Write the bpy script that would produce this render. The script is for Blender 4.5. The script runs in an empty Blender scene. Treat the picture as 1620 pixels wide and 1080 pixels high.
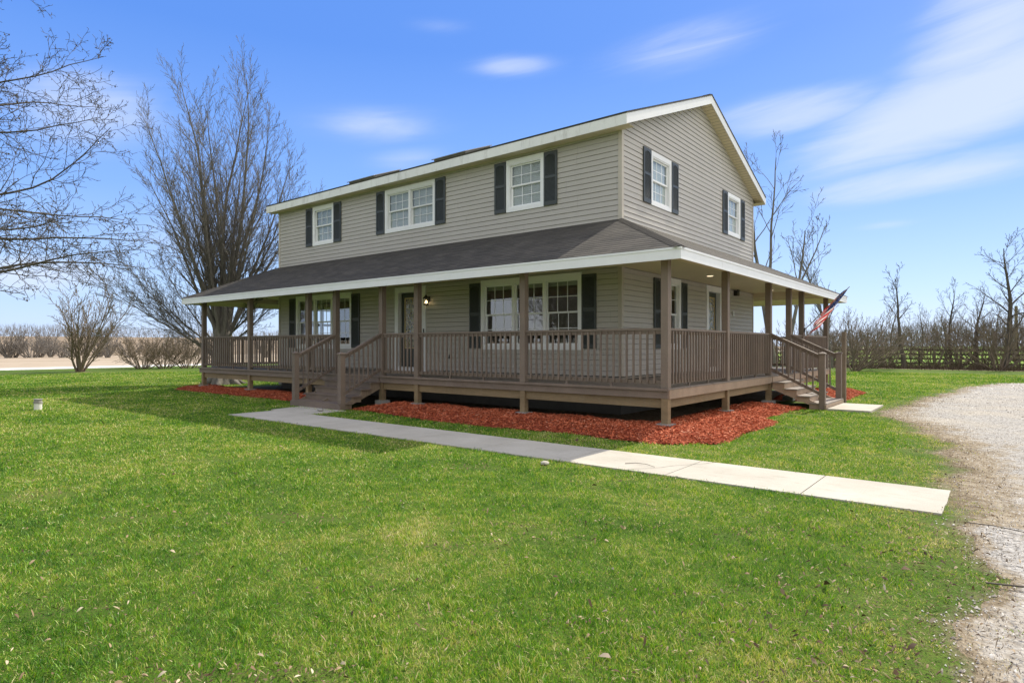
import bpy, math, random
import numpy as np
from mathutils import Vector, Matrix
R = math.radians
sc = bpy.context.scene
C = sc.collection

# ------------------------------------------------------------------ camera
cd = bpy.data.cameras.new('camera'); cam = bpy.data.objects.new('camera', cd); C.objects.link(cam)
CAM = (4.825, -10.607, 1.47)
cam.location = CAM
cam.rotation_euler = (R(90), 0, R(38.59))
cd.sensor_width = 36; cd.lens = 36*980/1620.; cd.shift_y = 7/1620.
cd.clip_end = 6000; cd.clip_start = 0.05
sc.camera = cam
sc.render.resolution_x = 1024; sc.render.resolution_y = 682
G = -0.13            # lawn level

# ------------------------------------------------------------------ node helpers
class NT:
    def __init__(s, tree): s.t = tree; s.n = tree.nodes; s.l = tree.links
    def add(s, typ, ins=None, **kw):
        nd = s.n.new(typ)
        for k, v in kw.items(): setattr(nd, k, v)
        for k, v in (ins or {}).items():
            if hasattr(v, 'links') or isinstance(v, bpy.types.NodeSocket): s.l.new(v, nd.inputs[k])
            else: nd.inputs[k].default_value = v
        return nd
    def math(s, op, a, b=0.0, c=None, clamp=False):
        ins = {0: a, 1: b}
        if c is not None: ins[2] = c
        return s.add('ShaderNodeMath', ins, operation=op, use_clamp=clamp).outputs[0]
    def mix(s, f, a, b, mode='MIX'):
        nd = s.n.new('ShaderNodeMix'); nd.data_type = 'RGBA'; nd.blend_type = mode
        for i, v in ((0, f), (6, a), (7, b)):
            if isinstance(v, bpy.types.NodeSocket): s.l.new(v, nd.inputs[i])
            else: nd.inputs[i].default_value = v if i == 0 else (tuple(v)+(1,) if len(v) == 3 else v)
        return nd.outputs[2]
    def ramp(s, f, stops):
        nd = s.n.new('ShaderNodeValToRGB'); s.l.new(f, nd.inputs[0])
        e = nd.color_ramp.elements
        while len(e) < len(stops): e.new(0.5)
        for el, (p, c) in zip(e, stops):
            el.position = p; el.color = tuple(c)+(1,) if len(c) == 3 else c
        return nd.outputs[0]
    def noise(s, vec, scale, detail=4, rough=.55, out=0, dist=0.0):
        ins = {'Scale': scale, 'Detail': detail, 'Roughness': rough, 'Distortion': dist}
        if vec is not None: ins['Vector'] = vec
        return s.add('ShaderNodeTexNoise', ins).outputs[out]
    def mapping(s, vec, scale=(1,1,1), rot=(0,0,0), loc=(0,0,0)):
        return s.add('ShaderNodeMapping', {'Vector': vec, 'Scale': scale, 'Rotation': rot, 'Location': loc}).outputs[0]

# ------------------------------------------------------------------ sky and sun
SUN_EL, SUN_AZ = 46.5, 6.0                       # towards +Y, slightly +X
w = bpy.data.worlds.new('World'); sc.world = w; w.use_nodes = True
n = NT(w.node_tree); n.n.clear()
sky = n.add('ShaderNodeTexSky', sky_type='NISHITA', sun_disc=False)
sky.sun_elevation = R(SUN_EL); sky.sun_rotation = R(SUN_AZ)
sky.air_density = 1.0; sky.dust_density = 0.6; sky.ozone_density = 2.5
tc = n.add('ShaderNodeTexCoord').outputs['Generated']
sx = n.add('ShaderNodeSeparateXYZ', {0: tc})
az = n.math('MULTIPLY', n.math('ARCTAN2', sx.outputs[0], sx.outputs[1]), 57.2958)
el = n.math('MULTIPLY', n.math('ARCSINE', sx.outputs[2]), 57.2958)
zz = n.math('ADD', n.math('MAXIMUM', sx.outputs[2], 0.0), 0.12)
pl = n.add('ShaderNodeCombineXYZ', {0: n.math('DIVIDE', sx.outputs[0], zz), 1: n.math('DIVIDE', sx.outputs[1], zz), 2: 0.0}).outputs[0]
warp = n.noise(pl, 0.7, 3, .5, 1)
pw = n.add('ShaderNodeVectorMath', {0: pl, 1: n.add('ShaderNodeVectorMath', {0: warp, 'Scale': 1.1}, operation='SCALE').outputs[0]}, operation='ADD').outputs[0]
# the wisps stream along one wind direction
ns = n.noise(n.mapping(pw, (0.42, 1.5, 1), (0, 0, R(52))), 1.25, 7, .52)
nb = n.noise(n.mapping(pw, (.6, 1.0, 1), (0, 0, R(40)), (3, 1, 0)), 0.55, 4, .5)
ns = n.math('ADD', n.math('MULTIPLY', ns, .6), n.math('MULTIPLY', nb, .4))
lobes = [(-3.4,17.5,11.5,3.4,1.08,.22),(-14.4,19.0,8.3,1.9,.85,.05),(-0.8,22.5,6.5,4.2,1.0,.2),(-4.0,12.8,9.5,1.6,1.0,.06),
         (-7.5,9.5,3.4,.6,.5,0),(-38.3,24.3,5.2,1.2,.62,.02),(-51.2,19.2,7.4,1.8,.58,.05),(-47.9,16.6,5,1.4,.45,.1),
         (-73.3,17.5,6.7,3.8,.72,.1),(-22.8,25.0,9.3,2.8,.6,.1),(-45.6,27.2,4.6,.9,.4,0),(-76.0,5.0,6.4,1.8,.8,0),(-8.4,15.6,6.6,1.3,.55,.15),(-14.4,3.6,5.8,.7,.4,.15),
         (-66,9,9,2.6,.4,0), (10,19,12,4,.9,0), (-95,14,18,4,.7,0), (150,40,60,22,1.3,0), (-130,55,40,16,1.2,0), (40,70,50,14,1.2,0)]  # last three: clouds added out of view to whiten the ambient light
tot = None
for a0, e0, sa, se, amp, tilt in lobes:
    da = n.math('SUBTRACT', az, a0)
    if a0 > 120: da = n.math('WRAP', da, 180.0, -180.0)
    de = n.math('SUBTRACT', n.math('SUBTRACT', el, e0), n.math('MULTIPLY', da, tilt))
    q = n.math('ADD', n.math('POWER', n.math('ABSOLUTE', n.math('DIVIDE', da, sa)), 2.0), n.math('POWER', n.math('ABSOLUTE', n.math('DIVIDE', de, se)), 2.0))
    g = n.math('MULTIPLY', n.math('EXPONENT', n.math('MULTIPLY', q, -1.0)), amp)
    tot = g if tot is None else n.math('MAXIMUM', tot, g)
sv_ = n.add('ShaderNodeCombineXYZ', {0: n.math('MULTIPLY', az, .055), 1: n.math('MULTIPLY', n.math('SUBTRACT', el, n.math('MULTIPLY', az, .13)), .42), 2: 0.0}).outputs[0]
fib = n.noise(sv_, 1.0, 9, .62, 0, .9)
ns = n.math('ADD', n.math('MULTIPLY', ns, .72), n.math('MULTIPLY', fib, .28))
cl = n.math('ADD', n.math('MULTIPLY', tot, .95), n.math('ADD', n.math('MULTIPLY', n.math('SUBTRACT', ns, .5), 2.8), -.10), clamp=True)
cl = n.math('MULTIPLY', cl, n.math('MULTIPLY', n.math('SUBTRACT', tot, .04), 2.0, clamp=True))
cl = n.math('MULTIPLY', n.math('MULTIPLY', cl, cl), n.math('SUBTRACT', 3.0, n.math('MULTIPLY', cl, 2.0)))
cl = n.math('MULTIPLY', cl, n.math('SUBTRACT', 1.0, n.math('EXPONENT', n.math('MULTIPLY', n.math('MAXIMUM', el, 0.0), -.6))))
elf = n.math('DIVIDE', n.math('MAXIMUM', el, 0.0), 90.0)
grd = n.ramp(elf, [(0, (.26, .33, .46)), (.05, (.20, .29, .455)), (.14, (.100, .195, .43)), (.28, (.042, .122, .37)), (1, (.04, .10, .31))])
grd = n.mix(1.0, grd, (10, 10, 10), 'MULTIPLY')
hs = n.mix(.88, sky.outputs[0], grd)
col = n.mix(n.math('MULTIPLY', cl, .70), hs, (3.4, 3.7, 4.4))
# bright thin cloud added behind the camera, out of view, to fill the shaded front
fw = n.math('ADD', n.math('MULTIPLY', sx.outputs[0], -.624), n.math('MULTIPLY', sx.outputs[1], .781))
fill_cloud = n.math('MULTIPLY', n.math('SUBTRACT', .15, fw), 2.2, clamp=True)
fill_cloud = n.math('MULTIPLY', fill_cloud, n.math('ADD', .62, n.math('MULTIPLY', nb, .6)), clamp=True)
col = n.mix(n.math('MULTIPLY', fill_cloud, .9), col, (4.9, 4.85, 4.7))
glow_dot = n.add('ShaderNodeVectorMath', {0: tc, 1: tuple(Vector((math.sin(R(62))*.72, math.cos(R(62))*.72, .694)))}, operation='DOT_PRODUCT').outputs['Value']  # warm glow added well aside of the sun, out of view, brightening the side wall
side_glow = n.math('MULTIPLY', n.math('POWER', n.math('MAXIMUM', glow_dot, 0.0), 8.0), .95)
col = n.mix(side_glow, col, (12.0, 11.2, 10.0))
bg = n.add('ShaderNodeBackground', {'Color': col, 'Strength': 0.15})
n.l.new(bg.outputs[0], n.add('ShaderNodeOutputWorld').inputs[0])

sl = bpy.data.lights.new('sun', 'SUN'); sl.energy = 3.6; sl.angle = R(0.6); sl.color = (1, .93, .80)
so = bpy.data.objects.new('sun', sl); C.objects.link(so)
sd = Vector((math.sin(R(SUN_AZ))*math.cos(R(SUN_EL)), math.cos(R(SUN_AZ))*math.cos(R(SUN_EL)), math.sin(R(SUN_EL))))
so.rotation_euler = sd.to_track_quat('Z', 'Y').to_euler(); so.location = (0, 0, 60)
sc.view_settings.view_transform = 'Standard'; sc.view_settings.look = 'None'
sc.view_settings.exposure = 0.72; sc.view_settings.gamma = 1
sc.render.engine = 'CYCLES'
sc.cycles.max_bounces = 8; sc.cycles.transparent_max_bounces = 12

# ------------------------------------------------------------------ mesh helpers
class MB:
    def __init__(s): s.v = []; s.f = []; s.uv = []
    def face(s, pts, uvs=None):
        i = len(s.v); s.v.extend([tuple(p) for p in pts]); s.f.append(tuple(range(i, i+len(pts))))
        s.uv.extend(uvs if uvs else [(0, 0)]*len(pts))
    def box(s, x0, x1, y0, y1, z0, z1):
        s.hexa([(x0,y0,z0),(x1,y0,z0),(x1,y1,z0),(x0,y1,z0),(x0,y0,z1),(x1,y0,z1),(x1,y1,z1),(x0,y1,z1)])
        return s
    def hexa(s, p):
        L = (Vector(p[1])-Vector(p[0])).length
        for q in ((0,3,2,1),(4,5,6,7),(0,1,5,4),(1,2,6,5),(2,3,7,6),(3,0,4,7)):
            P = [Vector(p[i]) for i in q]
            a = (P[1]-P[0]).length; b = (P[3]-P[0]).length
            s.face(P, [(0,0),(a,0),(a,b),(0,b)])
        return s
    def bar(s, a, b, wd, h, up=(0,0,1)):         # bar from a to b, width wd, height h
        a = Vector(a); b = Vector(b); d = (b-a).normalized(); sd = d.cross(Vector(up)).normalized(); u = sd.cross(d).normalized()
        o = [a-sd*wd/2-u*h/2, b-sd*wd/2-u*h/2, b+sd*wd/2-u*h/2, a+sd*wd/2-u*h/2]
        return s.hexa(o+[p+u*h for p in o])
    def prism(s, poly, z0, z1):
        nn = len(poly)
        s.face([(x, y, z1) for x, y in poly]); s.face([(x, y, z0) for x, y in poly[::-1]])
        for i in range(nn):
            a = poly[i]; b = poly[(i+1) % nn]
            s.face([(a[0],a[1],z0),(b[0],b[1],z0),(b[0],b[1],z1),(a[0],a[1],z1)])
        return s
    def cyl(s, c, r, z0, z1, seg=16, r2=None):
        r2 = r if r2 is None else r2
        A = [(c[0]+r*math.cos(2*math.pi*i/seg), c[1]+r*math.sin(2*math.pi*i/seg), z0) for i in range(seg)]
        B = [(c[0]+r2*math.cos(2*math.pi*i/seg), c[1]+r2*math.sin(2*math.pi*i/seg), z1) for i in range(seg)]
        s.face(A[::-1]); s.face(B)
        for i in range(seg):
            j = (i+1) % seg; s.face([A[i], A[j], B[j], B[i]])
        return s
    def build(s, name, mat, parent=None, smooth=False, bevel=0):
        me = bpy.data.meshes.new(name); me.from_pydata(s.v, [], s.f)
        uvl = me.uv_layers.new(name='UVMap')
        uvl.data.foreach_set('uv', np.array(s.uv, dtype=np.float32).ravel())
        me.materials.append(mat)
        if smooth: me.polygons.foreach_set('use_smooth', [True]*len(me.polygons))
        o = bpy.data.objects.new(name, me); C.objects.link(o)
        if parent: o.parent = parent
        if bevel:
            md = o.modifiers.new('b', 'BEVEL'); md.width = bevel; md.segments = 2; md.limit_method = 'ANGLE'
        return o

def npmesh(name, V, F, mat, nf, attrs=None, parent=None, smooth=False, mats=None):
    """V (n,3), F flat index array, nf verts per face (int)"""
    me = bpy.data.meshes.new(name)
    me.vertices.add(len(V)); me.vertices.foreach_set('co', np.asarray(V, np.float32).ravel())
    F = np.asarray(F, np.int32).ravel(); k = len(F)//nf
    me.loops.add(len(F)); me.loops.foreach_set('vertex_index', F)
    me.polygons.add(k); me.polygons.foreach_set('loop_start', np.arange(0, len(F), nf, dtype=np.int32))
    me.polygons.foreach_set('loop_total', np.full(k, nf, np.int32))
    if smooth: me.polygons.foreach_set('use_smooth', np.ones(k, bool))
    me.update(calc_edges=True)
    for an, arr in (attrs or {}).items():
        a = me.attributes.new(an, 'FLOAT', 'POINT'); a.data.foreach_set('value', np.asarray(arr, np.float32))
    me.materials.append(mat)
    o = bpy.data.objects.new(name, me); C.objects.link(o)
    if parent: o.parent = parent
    return o

def thing(name, label, cat, loc=(0,0,0), group=None):
    o = bpy.data.objects.new(name, None); C.objects.link(o); o.location = loc; o.empty_display_size = .2
    o['label'] = label; o['category'] = cat
    if group: o['group'] = group
    return o
def tag(o, label=None, cat=None, group=None, kind=None):
    if label: o['label'] = label
    if cat: o['category'] = cat
    if group: o['group'] = group
    if kind: o['kind'] = kind
    return o

# ------------------------------------------------------------------ materials
def mat(name):
    m = bpy.data.materials.new(name); m.use_nodes = True; m.node_tree.nodes.clear(); return m, NT(m.node_tree)
def finish(n, col, rough=.6, bump=None, bstr=.2, bdist=.01, spec=.4, extra=None):
    p = n.add('ShaderNodeBsdfPrincipled')
    for k, v in (('Base Color', col), ('Roughness', rough)):
        if isinstance(v, bpy.types.NodeSocket): n.l.new(v, p.inputs[k])
        else: p.inputs[k].default_value = tuple(v)+(1,) if k == 'Base Color' else v
    p.inputs['Specular IOR Level'].default_value = spec
    for k, v in (extra or {}).items(): p.inputs[k].default_value = v
    if bump is not None:
        b = n.add('ShaderNodeBump', {'Height': bump, 'Strength': bstr, 'Distance': bdist}); n.l.new(b.outputs[0], p.inputs['Normal'])
    n.l.new(p.outputs[0], n.add('ShaderNodeOutputMaterial').inputs[0])
    return p
def painted(name, c, var=.08, rough=.55, scale=3.0, bump=.15, dirt=0.0, stretch=(1,1,1), spec=.35):
    m, n = mat(name); tc = n.add('ShaderNodeTexCoord').outputs['Object']
    v = n.mapping(tc, stretch)
    a = n.noise(v, scale, 5); b = n.noise(v, scale*14, 4, .65)
    f = n.math('ADD', n.math('MULTIPLY', a, .6), n.math('MULTIPLY', b, .4))
    lo = [x*(1-var*2.2) for x in c]; hi = [min(1, x*(1+var*1.6)) for x in c]
    col = n.ramp(f, [(.3, lo), (.7, hi)])
    if 'deck' in name or 'beam' in name or 'rim' in name:
        oi = n.add('ShaderNodeObjectInfo').outputs['Random']
        col = n.mix(1.0, col, n.ramp(oi, [(0, (.88, .87, .86)), (1, (1.12, 1.11, 1.10))]), 'MULTIPLY')
    if dirt:
        d = n.math('MULTIPLY', n.math('SUBTRACT', n.noise(n.mapping(tc, (2.2, 2.2, .5)), 2.2, 6, .7), .52), 4.0, clamp=True)
        col = n.mix(n.math('MULTIPLY', d, dirt), col, (.26, .24, .20))
    if name == 'vinyl_siding':
        su = n.add('ShaderNodeSeparateXYZ', {0: n.add('ShaderNodeUVMap').outputs[0]})
        row = n.math('FLOOR', n.math('DIVIDE', n.math('ADD', su.outputs[1], .002), .254))
        rnd = n.math('FRACT', n.math('MULTIPLY', n.math('SINE', n.math('MULTIPLY', row, 12.9)), 437.5))
        seam = n.math('LESS_THAN', n.math('FRACT', n.math('ADD', n.math('DIVIDE', su.outputs[0], 3.66), rnd)), .0016)
        col = n.mix(n.math('MULTIPLY', seam, .6), col, (.16, .14, .12))
    finish(n, col, rough, b, bump, .004, spec)
    return m
M = {}
M['siding'] = painted('vinyl_siding', (.44, .412, .375), .03, .5, 1.2, .08, .05)
M['trim_taupe'] = painted('corner_trim', (.45, .41, .35), .03, .5)
M['white'] = painted('white_trim', (.79, .80, .82), .02, .45, 2, .05, .06)
M['fascia'] = painted('weathered_fascia', (.78, .78, .76), .04, .5, 2, .1, .5)
M['soffit'] = painted('cream_soffit', (.66, .58, .40), .03, .55, 2, .05)
M['shutter'] = painted('shutter', (.055, .062, .062), .05, .45, 3, .1)
M['deckpaint'] = painted('brown_deck_paint', (.178, .138, .110), .10, .65, 2.5, .5, .12, (1, 1, 1))
M['raw_wood'] = painted('treated_beam', (.235, .175, .098), .16, .75, 2.0, .6, .2, (.4, .4, 3))
M['deck_floor'] = painted('deck_floor', (.22, .19, .165), .12, .7, 3, .5, .15)
M['sidewood'] = painted('faded_rim_board', (.36, .27, .195), .12, .7, 3, .5, .15)
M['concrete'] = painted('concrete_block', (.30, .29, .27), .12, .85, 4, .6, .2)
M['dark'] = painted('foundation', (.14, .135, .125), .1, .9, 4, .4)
M['inner'] = painted('interior_wall', (.30, .27, .23), .03, .8)
M['blind'] = painted('window_blind', (.62, .62, .62), .02, .7)
M['blind_bright'] = painted('white_blind', (.85, .86, .86), .02, .7)
M['brass'] = painted('brass', (.52, .40, .20), .06, .3)
M['black'] = painted('black_metal', (.03, .028, .026), .05, .4)
M['pvc'] = painted('white_pvc', (.75, .74, .70), .06, .4, 6, .05, .3)
M['post_wood'] = painted('weathered_post', (.22, .17, .12), .2, .85, 4, .8, 0, (1,1,.2))
M['dark_rail'] = painted('dark_fence_rail', (.07, .055, .042), .15, .9)

# roof shingles
m, n = mat('shingles'); uv = n.add('ShaderNodeUVMap').outputs[0]
br = n.add('ShaderNodeTexBrick', {'Vector': uv, 'Scale': 1.0, 'Brick Width': .30, 'Row Height': .14, 'Mortar Size': .004, 'Bias': 0.0,
    'Color1': (.030, .029, .028, 1), 'Color2': (.105, .097, .086, 1), 'Mortar': (.02, .018, .016, 1)}); br.offset_frequency = 2; br.squash = 1.4; br.squash_frequency = 3
tc = n.add('ShaderNodeTexCoord').outputs['Object']
gr = n.noise(tc, 160, 3, .7); big = n.noise(tc, 1.3, 4)
col = n.mix(.55, br.outputs[0], n.ramp(gr, [(.35, (.020, .019, .018)), (.65, (.15, .138, .122))]), 'MIX')
col = n.mix(1.0, col, n.ramp(big, [(.3, (.85,.85,.85)), (.7, (1.12, 1.1, 1.06))]), 'MULTIPLY')
finish(n, col, .9, gr, .7, .006, .2); M['shingle'] = m

# mulch
m, n = mat('red_mulch'); tc = n.add('ShaderNodeTexCoord').outputs['Object']
at = n.add('ShaderNodeAttribute', attribute_name='c').outputs['Fac']
col = n.ramp(at, [(0, (.17, .033, .014)), (.45, (.44, .105, .045)), (.85, (.62, .195, .10)), (1, (.72, .42, .28))])
finish(n, col, .85, n.noise(tc, 60, 3), .5, .01, .15); M['chip'] = m
m, n = mat('mulch_base'); tc = n.add('ShaderNodeTexCoord').outputs['Object']
vr = n.add('ShaderNodeTexVoronoi', {'Vector': n.mapping(tc, (1, 2.2, 1)), 'Scale': 42.0})
col = n.mix(.5, n.ramp(n.noise(tc, 70, 4, .7), [(.3, (.09, .018, .010)), (.7, (.42, .09, .045))]), n.ramp(n.math('FRACT', n.math('MULTIPLY', vr.outputs['Distance'], 7.0)), [(0, (.16, .035, .02)), (1, (.46, .11, .055))]))
finish(n, col, .9, vr.outputs['Distance'], .8, .02, .1); M['mulch'] = m

# concrete walk
m, n = mat('walk_concrete'); tc = n.add('ShaderNodeTexCoord').outputs['Object']
a = n.noise(tc, 1.1, 6, .6); b = n.noise(tc, 90, 3, .6)
col = n.ramp(a, [(.3, (.37, .34, .275)), (.5, (.44, .405, .335)), (.72, (.50, .465, .39))])
col = n.mix(n.math('MULTIPLY', n.math('SUBTRACT', n.noise(n.mapping(tc, (1, 3, 1)), 4, 6, .75), .54), 5, clamp=True), col, (.30, .27, .21))
col = n.mix(n.math('MULTIPLY', n.math('SUBTRACT', n.noise(tc, 26, 5, .8), .66), 12, clamp=True), col, (.12, .10, .075))
col = n.mix(n.math('MULTIPLY', n.math('SUBTRACT', n.noise(n.mapping(tc, (1, 1, 1), (0, 0, 0), (7, 3, 0)), .8, 5, .7), .5), 3, clamp=True), col, (.40, .36, .285))
col = n.mix(.12, col, n.ramp(b, [(.35, (.15, .14, .12)), (.65, (.9, .87, .8))]))
finish(n, col, .85, b, .35, .004, .2); M['walk'] = m

# lawn base and blades
def grasscol(n, pos, jitter=None):
    big = n.noise(pos, .28, 4, .55); med = n.noise(pos, 1.7, 4, .6); sm = n.noise(pos, 9, 4, .7)
    f = n.math('ADD', n.math('MULTIPLY', big, .32), n.math('ADD', n.math('MULTIPLY', med, .30), n.math('MULTIPLY', sm, .38)))
    return f
def soilcol(n, pos):
    v = n.noise(pos, 11, 6, .8); u = n.noise(pos, 1.1, 4, .6)
    return n.ramp(n.math('ADD', n.math('MULTIPLY', v, .75), n.math('MULTIPLY', u, .25)), [(.34, (.09, .068, .04)), (.48, (.21, .165, .105)), (.64, (.38, .325, .24))])
m, n = mat('lawn_soil'); pos = n.add('ShaderNodeNewGeometry').outputs['Position']
f = grasscol(n, pos); fine = n.noise(pos, 55, 4, .7)
col = n.ramp(f, [(.36, (.045, .13, .010)), (.5, (.09, .18, .016)), (.62, (.20, .24, .05))])
thatch = n.ramp(n.noise(pos, 120, 3, .7), [(.35, (.030, .036, .010)), (.58, (.10, .10, .03)), (.75, (.34, .29, .14))])
col = n.mix(n.math('MULTIPLY', n.math('SUBTRACT', fine, .38), 3.4, clamp=True), col, thatch)
at = n.add('ShaderNodeAttribute', attribute_name='soil').outputs['Fac']
sf = n.math('MULTIPLY', n.math('ADD', n.math('SUBTRACT', at, .5), n.math('SUBTRACT', n.noise(pos, 3, 5, .7), .5)), 3.0, clamp=True)
soil = soilcol(n, pos)
col = n.mix(sf, col, soil)
finish(n, col, .95, fine, .8, .03, .1); M['lawn'] = m
m, n = mat('grass_blade'); pos = n.add('ShaderNodeNewGeometry').outputs['Position']
f = grasscol(n, pos); at = n.add('ShaderNodeAttribute', attribute_name='c').outputs['Fac']
k = n.math('ADD', n.math('MULTIPLY', n.math('SUBTRACT', f, .47), 3.8), at)
col = n.ramp(k, [(.0, (.028, .105, .006)), (.28, (.085, .255, .008)), (.54, (.215, .395, .018)), (.78, (.44, .46, .075)), (1.0, (.72, .61, .34))])
d = n.add('ShaderNodeBsdfDiffuse', {'Color': col}); tr = n.add('ShaderNodeBsdfTranslucent', {'Color': n.mix(1.0, col, (1.0, 1.0, .5), 'MULTIPLY')})
gl = n.add('ShaderNodeBsdfGlossy', {'Color': (.8, .85, .7, 1), 'Roughness': .45})
ms = n.add('ShaderNodeMixShader', {0: .38, 1: d.outputs[0], 2: tr.outputs[0]}); ms2 = n.add('ShaderNodeMixShader', {0: .035, 1: ms.outputs[0], 2: gl.outputs[0]})
n.l.new(ms2.outputs[0], n.add('ShaderNodeOutputMaterial').inputs[0]); M['blade'] = m
m, n = mat('dead_leaf'); at = n.add('ShaderNodeAttribute', attribute_name='c').outputs['Fac']
finish(n, n.ramp(at, [(0, (.04, .025, .016)), (.4, (.15, .095, .055)), (.75, (.34, .25, .15)), (1, (.56, .48, .35))]), .8, None, spec=.2); M['leaf'] = m
# far ground
m, n = mat('far_grass'); pos = n.add('ShaderNodeNewGeometry').outputs['Position']
f = n.noise(pos, .12, 6, .6)
finish(n, n.ramp(f, [(.35, (.11, .22, .02)), (.65, (.22, .29, .05))]), .95, None, spec=.1); M['fargrass'] = m
m, n = mat('stubble_field'); pos = n.add('ShaderNodeNewGeometry').outputs['Position']
a = n.noise(n.mapping(pos, (.25, .02, 1)), 1.0, 6, .6); b = n.noise(pos, .6, 5, .7)
finish(n, n.ramp(n.math('ADD', n.math('MULTIPLY', a, .6), n.math('MULTIPLY', b, .4)), [(.35, (.30, .235, .165)), (.65, (.46, .38, .285))]), .95, None, spec=.1); M['field'] = m
m, n = mat('brown_hill'); pos = n.add('ShaderNodeNewGeometry').outputs['Position']
a = n.noise(n.mapping(pos, (.1, .02, .3)), 1.0, 6, .6)
finish(n, n.ramp(a, [(.35, (.20, .15, .10)), (.65, (.29, .225, .155))]), .95, None, spec=.1); M['hill'] = m
m, n = mat('gravel_road'); pos = n.add('ShaderNodeNewGeometry').outputs['Position']
finish(n, n.ramp(n.noise(pos, 2, 5, .7), [(.3, (.5, .48, .43)), (.7, (.68, .66, .61))]), .95, None, spec=.1); M['road'] = m
# driveway
m, n = mat('driveway_gravel'); pos = n.add('ShaderNodeNewGeometry').outputs['Position']
at = n.add('ShaderNodeAttribute', attribute_name='core').outputs['Fac']
vr = n.add('ShaderNodeTexVoronoi', {'Vector': pos, 'Scale': 38.0, 'Randomness': 1.0})
vc = n.add('ShaderNodeSeparateColor', {0: vr.outputs['Color']}).outputs[0]
a = n.noise(pos, .7, 5, .65); b = n.noise(pos, 14, 5, .7)
grv = n.ramp(n.math('ADD', n.math('MULTIPLY', vc, .45), n.math('MULTIPLY', b, .55)), [(.25, (.13, .122, .11)), (.45, (.30, .282, .255)), (.75, (.46, .44, .405))])
dust = n.ramp(b, [(.3, (.27, .235, .185)), (.5, (.38, .345, .29)), (.75, (.45, .415, .36))])
dirt = soilcol(n, pos)
# tyre tread running along the drive
tw = n.add('ShaderNodeTexWave', {'Vector': n.mapping(pos, (1, 1, 1)), 'Scale': 3.2, 'Distortion': 1.5, 'Detail': 2.0, 'Detail Scale': 2.0}, bands_direction='Y').outputs[1]
sp = n.add('ShaderNodeSeparateXYZ', {0: pos})
ln = n.math('SUBTRACT', 1.0, n.math('MULTIPLY', n.math('ABSOLUTE', n.math('SUBTRACT', n.math('FRACT', n.math('MULTIPLY', n.math('SUBTRACT', sp.outputs[0], 4.0), 6.5)), .5)), 3.4), clamp=True)
band = n.math('MULTIPLY', n.math('LESS_THAN', n.math('ABSOLUTE', n.math('SUBTRACT', sp.outputs[0], 4.98)), .26), n.math('LESS_THAN', sp.outputs[1], -4.2))
tread = n.math('MULTIPLY', n.math('MULTIPLY', tw, n.math('ADD', ln, .2)), n.math('MULTIPLY', band, n.math('MULTIPLY', n.math('SUBTRACT', n.noise(pos, 2.2, 4, .7), .42), 5.0, clamp=True)))
g1 = n.mix(n.math('MULTIPLY', n.math('SUBTRACT', a, .40), 6.0, clamp=True), dust, grv)
cf = n.math('MULTIPLY', n.math('MULTIPLY', n.math('ADD', n.math('SUBTRACT', at, .30), n.math('MULTIPLY', n.math('SUBTRACT', n.noise(pos, 2.5, 8, .8), .5), 1.9)), 3.5, clamp=True), n.math('MULTIPLY', at, 7.0, clamp=True))
col = n.mix(cf, dirt, g1)
col = n.mix(n.math('MULTIPLY', tread, .6), col, (.17, .135, .09))
hgt = n.math('SUBTRACT', n.math('ADD', n.math('MULTIPLY', vr.outputs['Distance'], -.6), b), n.math('MULTIPLY', tread, .8))
finish(n, col, .95, hgt, .7, .02, .15); M['drive'] = m
m, n = mat('pebble'); at = n.add('ShaderNodeAttribute', attribute_name='c').outputs['Fac']
finish(n, n.ramp(at, [(0, (.14, .12, .10)), (.5, (.38, .35, .31)), (1, (.66, .63, .58))]), .85, None, spec=.3); M['pebble'] = m

# bark
def bark(name, c0, c1, sc_=9.0):
    m, n = mat(name); tc = n.add('ShaderNodeTexCoord').outputs['Object']
    a = n.noise(n.mapping(tc, (1, 1, .25)), sc_, 6, .7); b = n.noise(tc, 1.3, 4)
    col = n.mix(n.math('MULTIPLY', b, .6), n.ramp(a, [(.3, c0), (.7, c1)]), [x*.8 for x in c1])
    finish(n, col, .9, a, .9, .03, .15); return m
M['bark_grey'] = bark('grey_bark', (.075, .067, .058), (.235, .215, .185))
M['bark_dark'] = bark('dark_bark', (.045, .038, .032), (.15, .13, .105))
M['bark_brush'] = bark('brush_bark', (.10, .078, .056), (.26, .205, .15))
M['litter'] = bark('leaf_litter', (.05, .036, .025), (.17, .125, .085))
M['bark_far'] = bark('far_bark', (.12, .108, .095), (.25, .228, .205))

# glass: reflects the yard, lets the dim room show
def glassmat(name, base, wav=.004, k=1.7):
    m, n = mat(name); tc = n.add('ShaderNodeTexCoord').outputs['Object']
    bp = n.add('ShaderNodeBump', {'Height': n.noise(tc, 1.4, 2), 'Strength': .25, 'Distance': wav})
    fr = n.add('ShaderNodeFresnel', {'IOR': 1.55, 'Normal': bp.outputs[0]}).outputs[0]
    fac = n.math('ADD', n.math('MULTIPLY', fr, k), base, clamp=True)
    fac = n.math('MULTIPLY', fac, n.math('SUBTRACT', 1.0, n.add('ShaderNodeNewGeometry').outputs['Backfacing']))
    g = n.add('ShaderNodeBsdfGlossy', {'Color': (.95, .97, 1, 1), 'Roughness': .0, 'Normal': bp.outputs[0]})
    t = n.add('ShaderNodeBsdfTransparent', {'Color': (.84, .87, .87, 1)})
    mx = n.add('ShaderNodeMixShader', {0: fac, 1: t.outputs[0], 2: g.outputs[0]})
    n.l.new(mx.outputs[0], n.add('ShaderNodeOutputMaterial').inputs[0]); return m
M['glass'] = glassmat('window_glass', .10); M['glass_clear'] = glassmat('upper_window_glass', .02, .004, .9)
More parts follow.
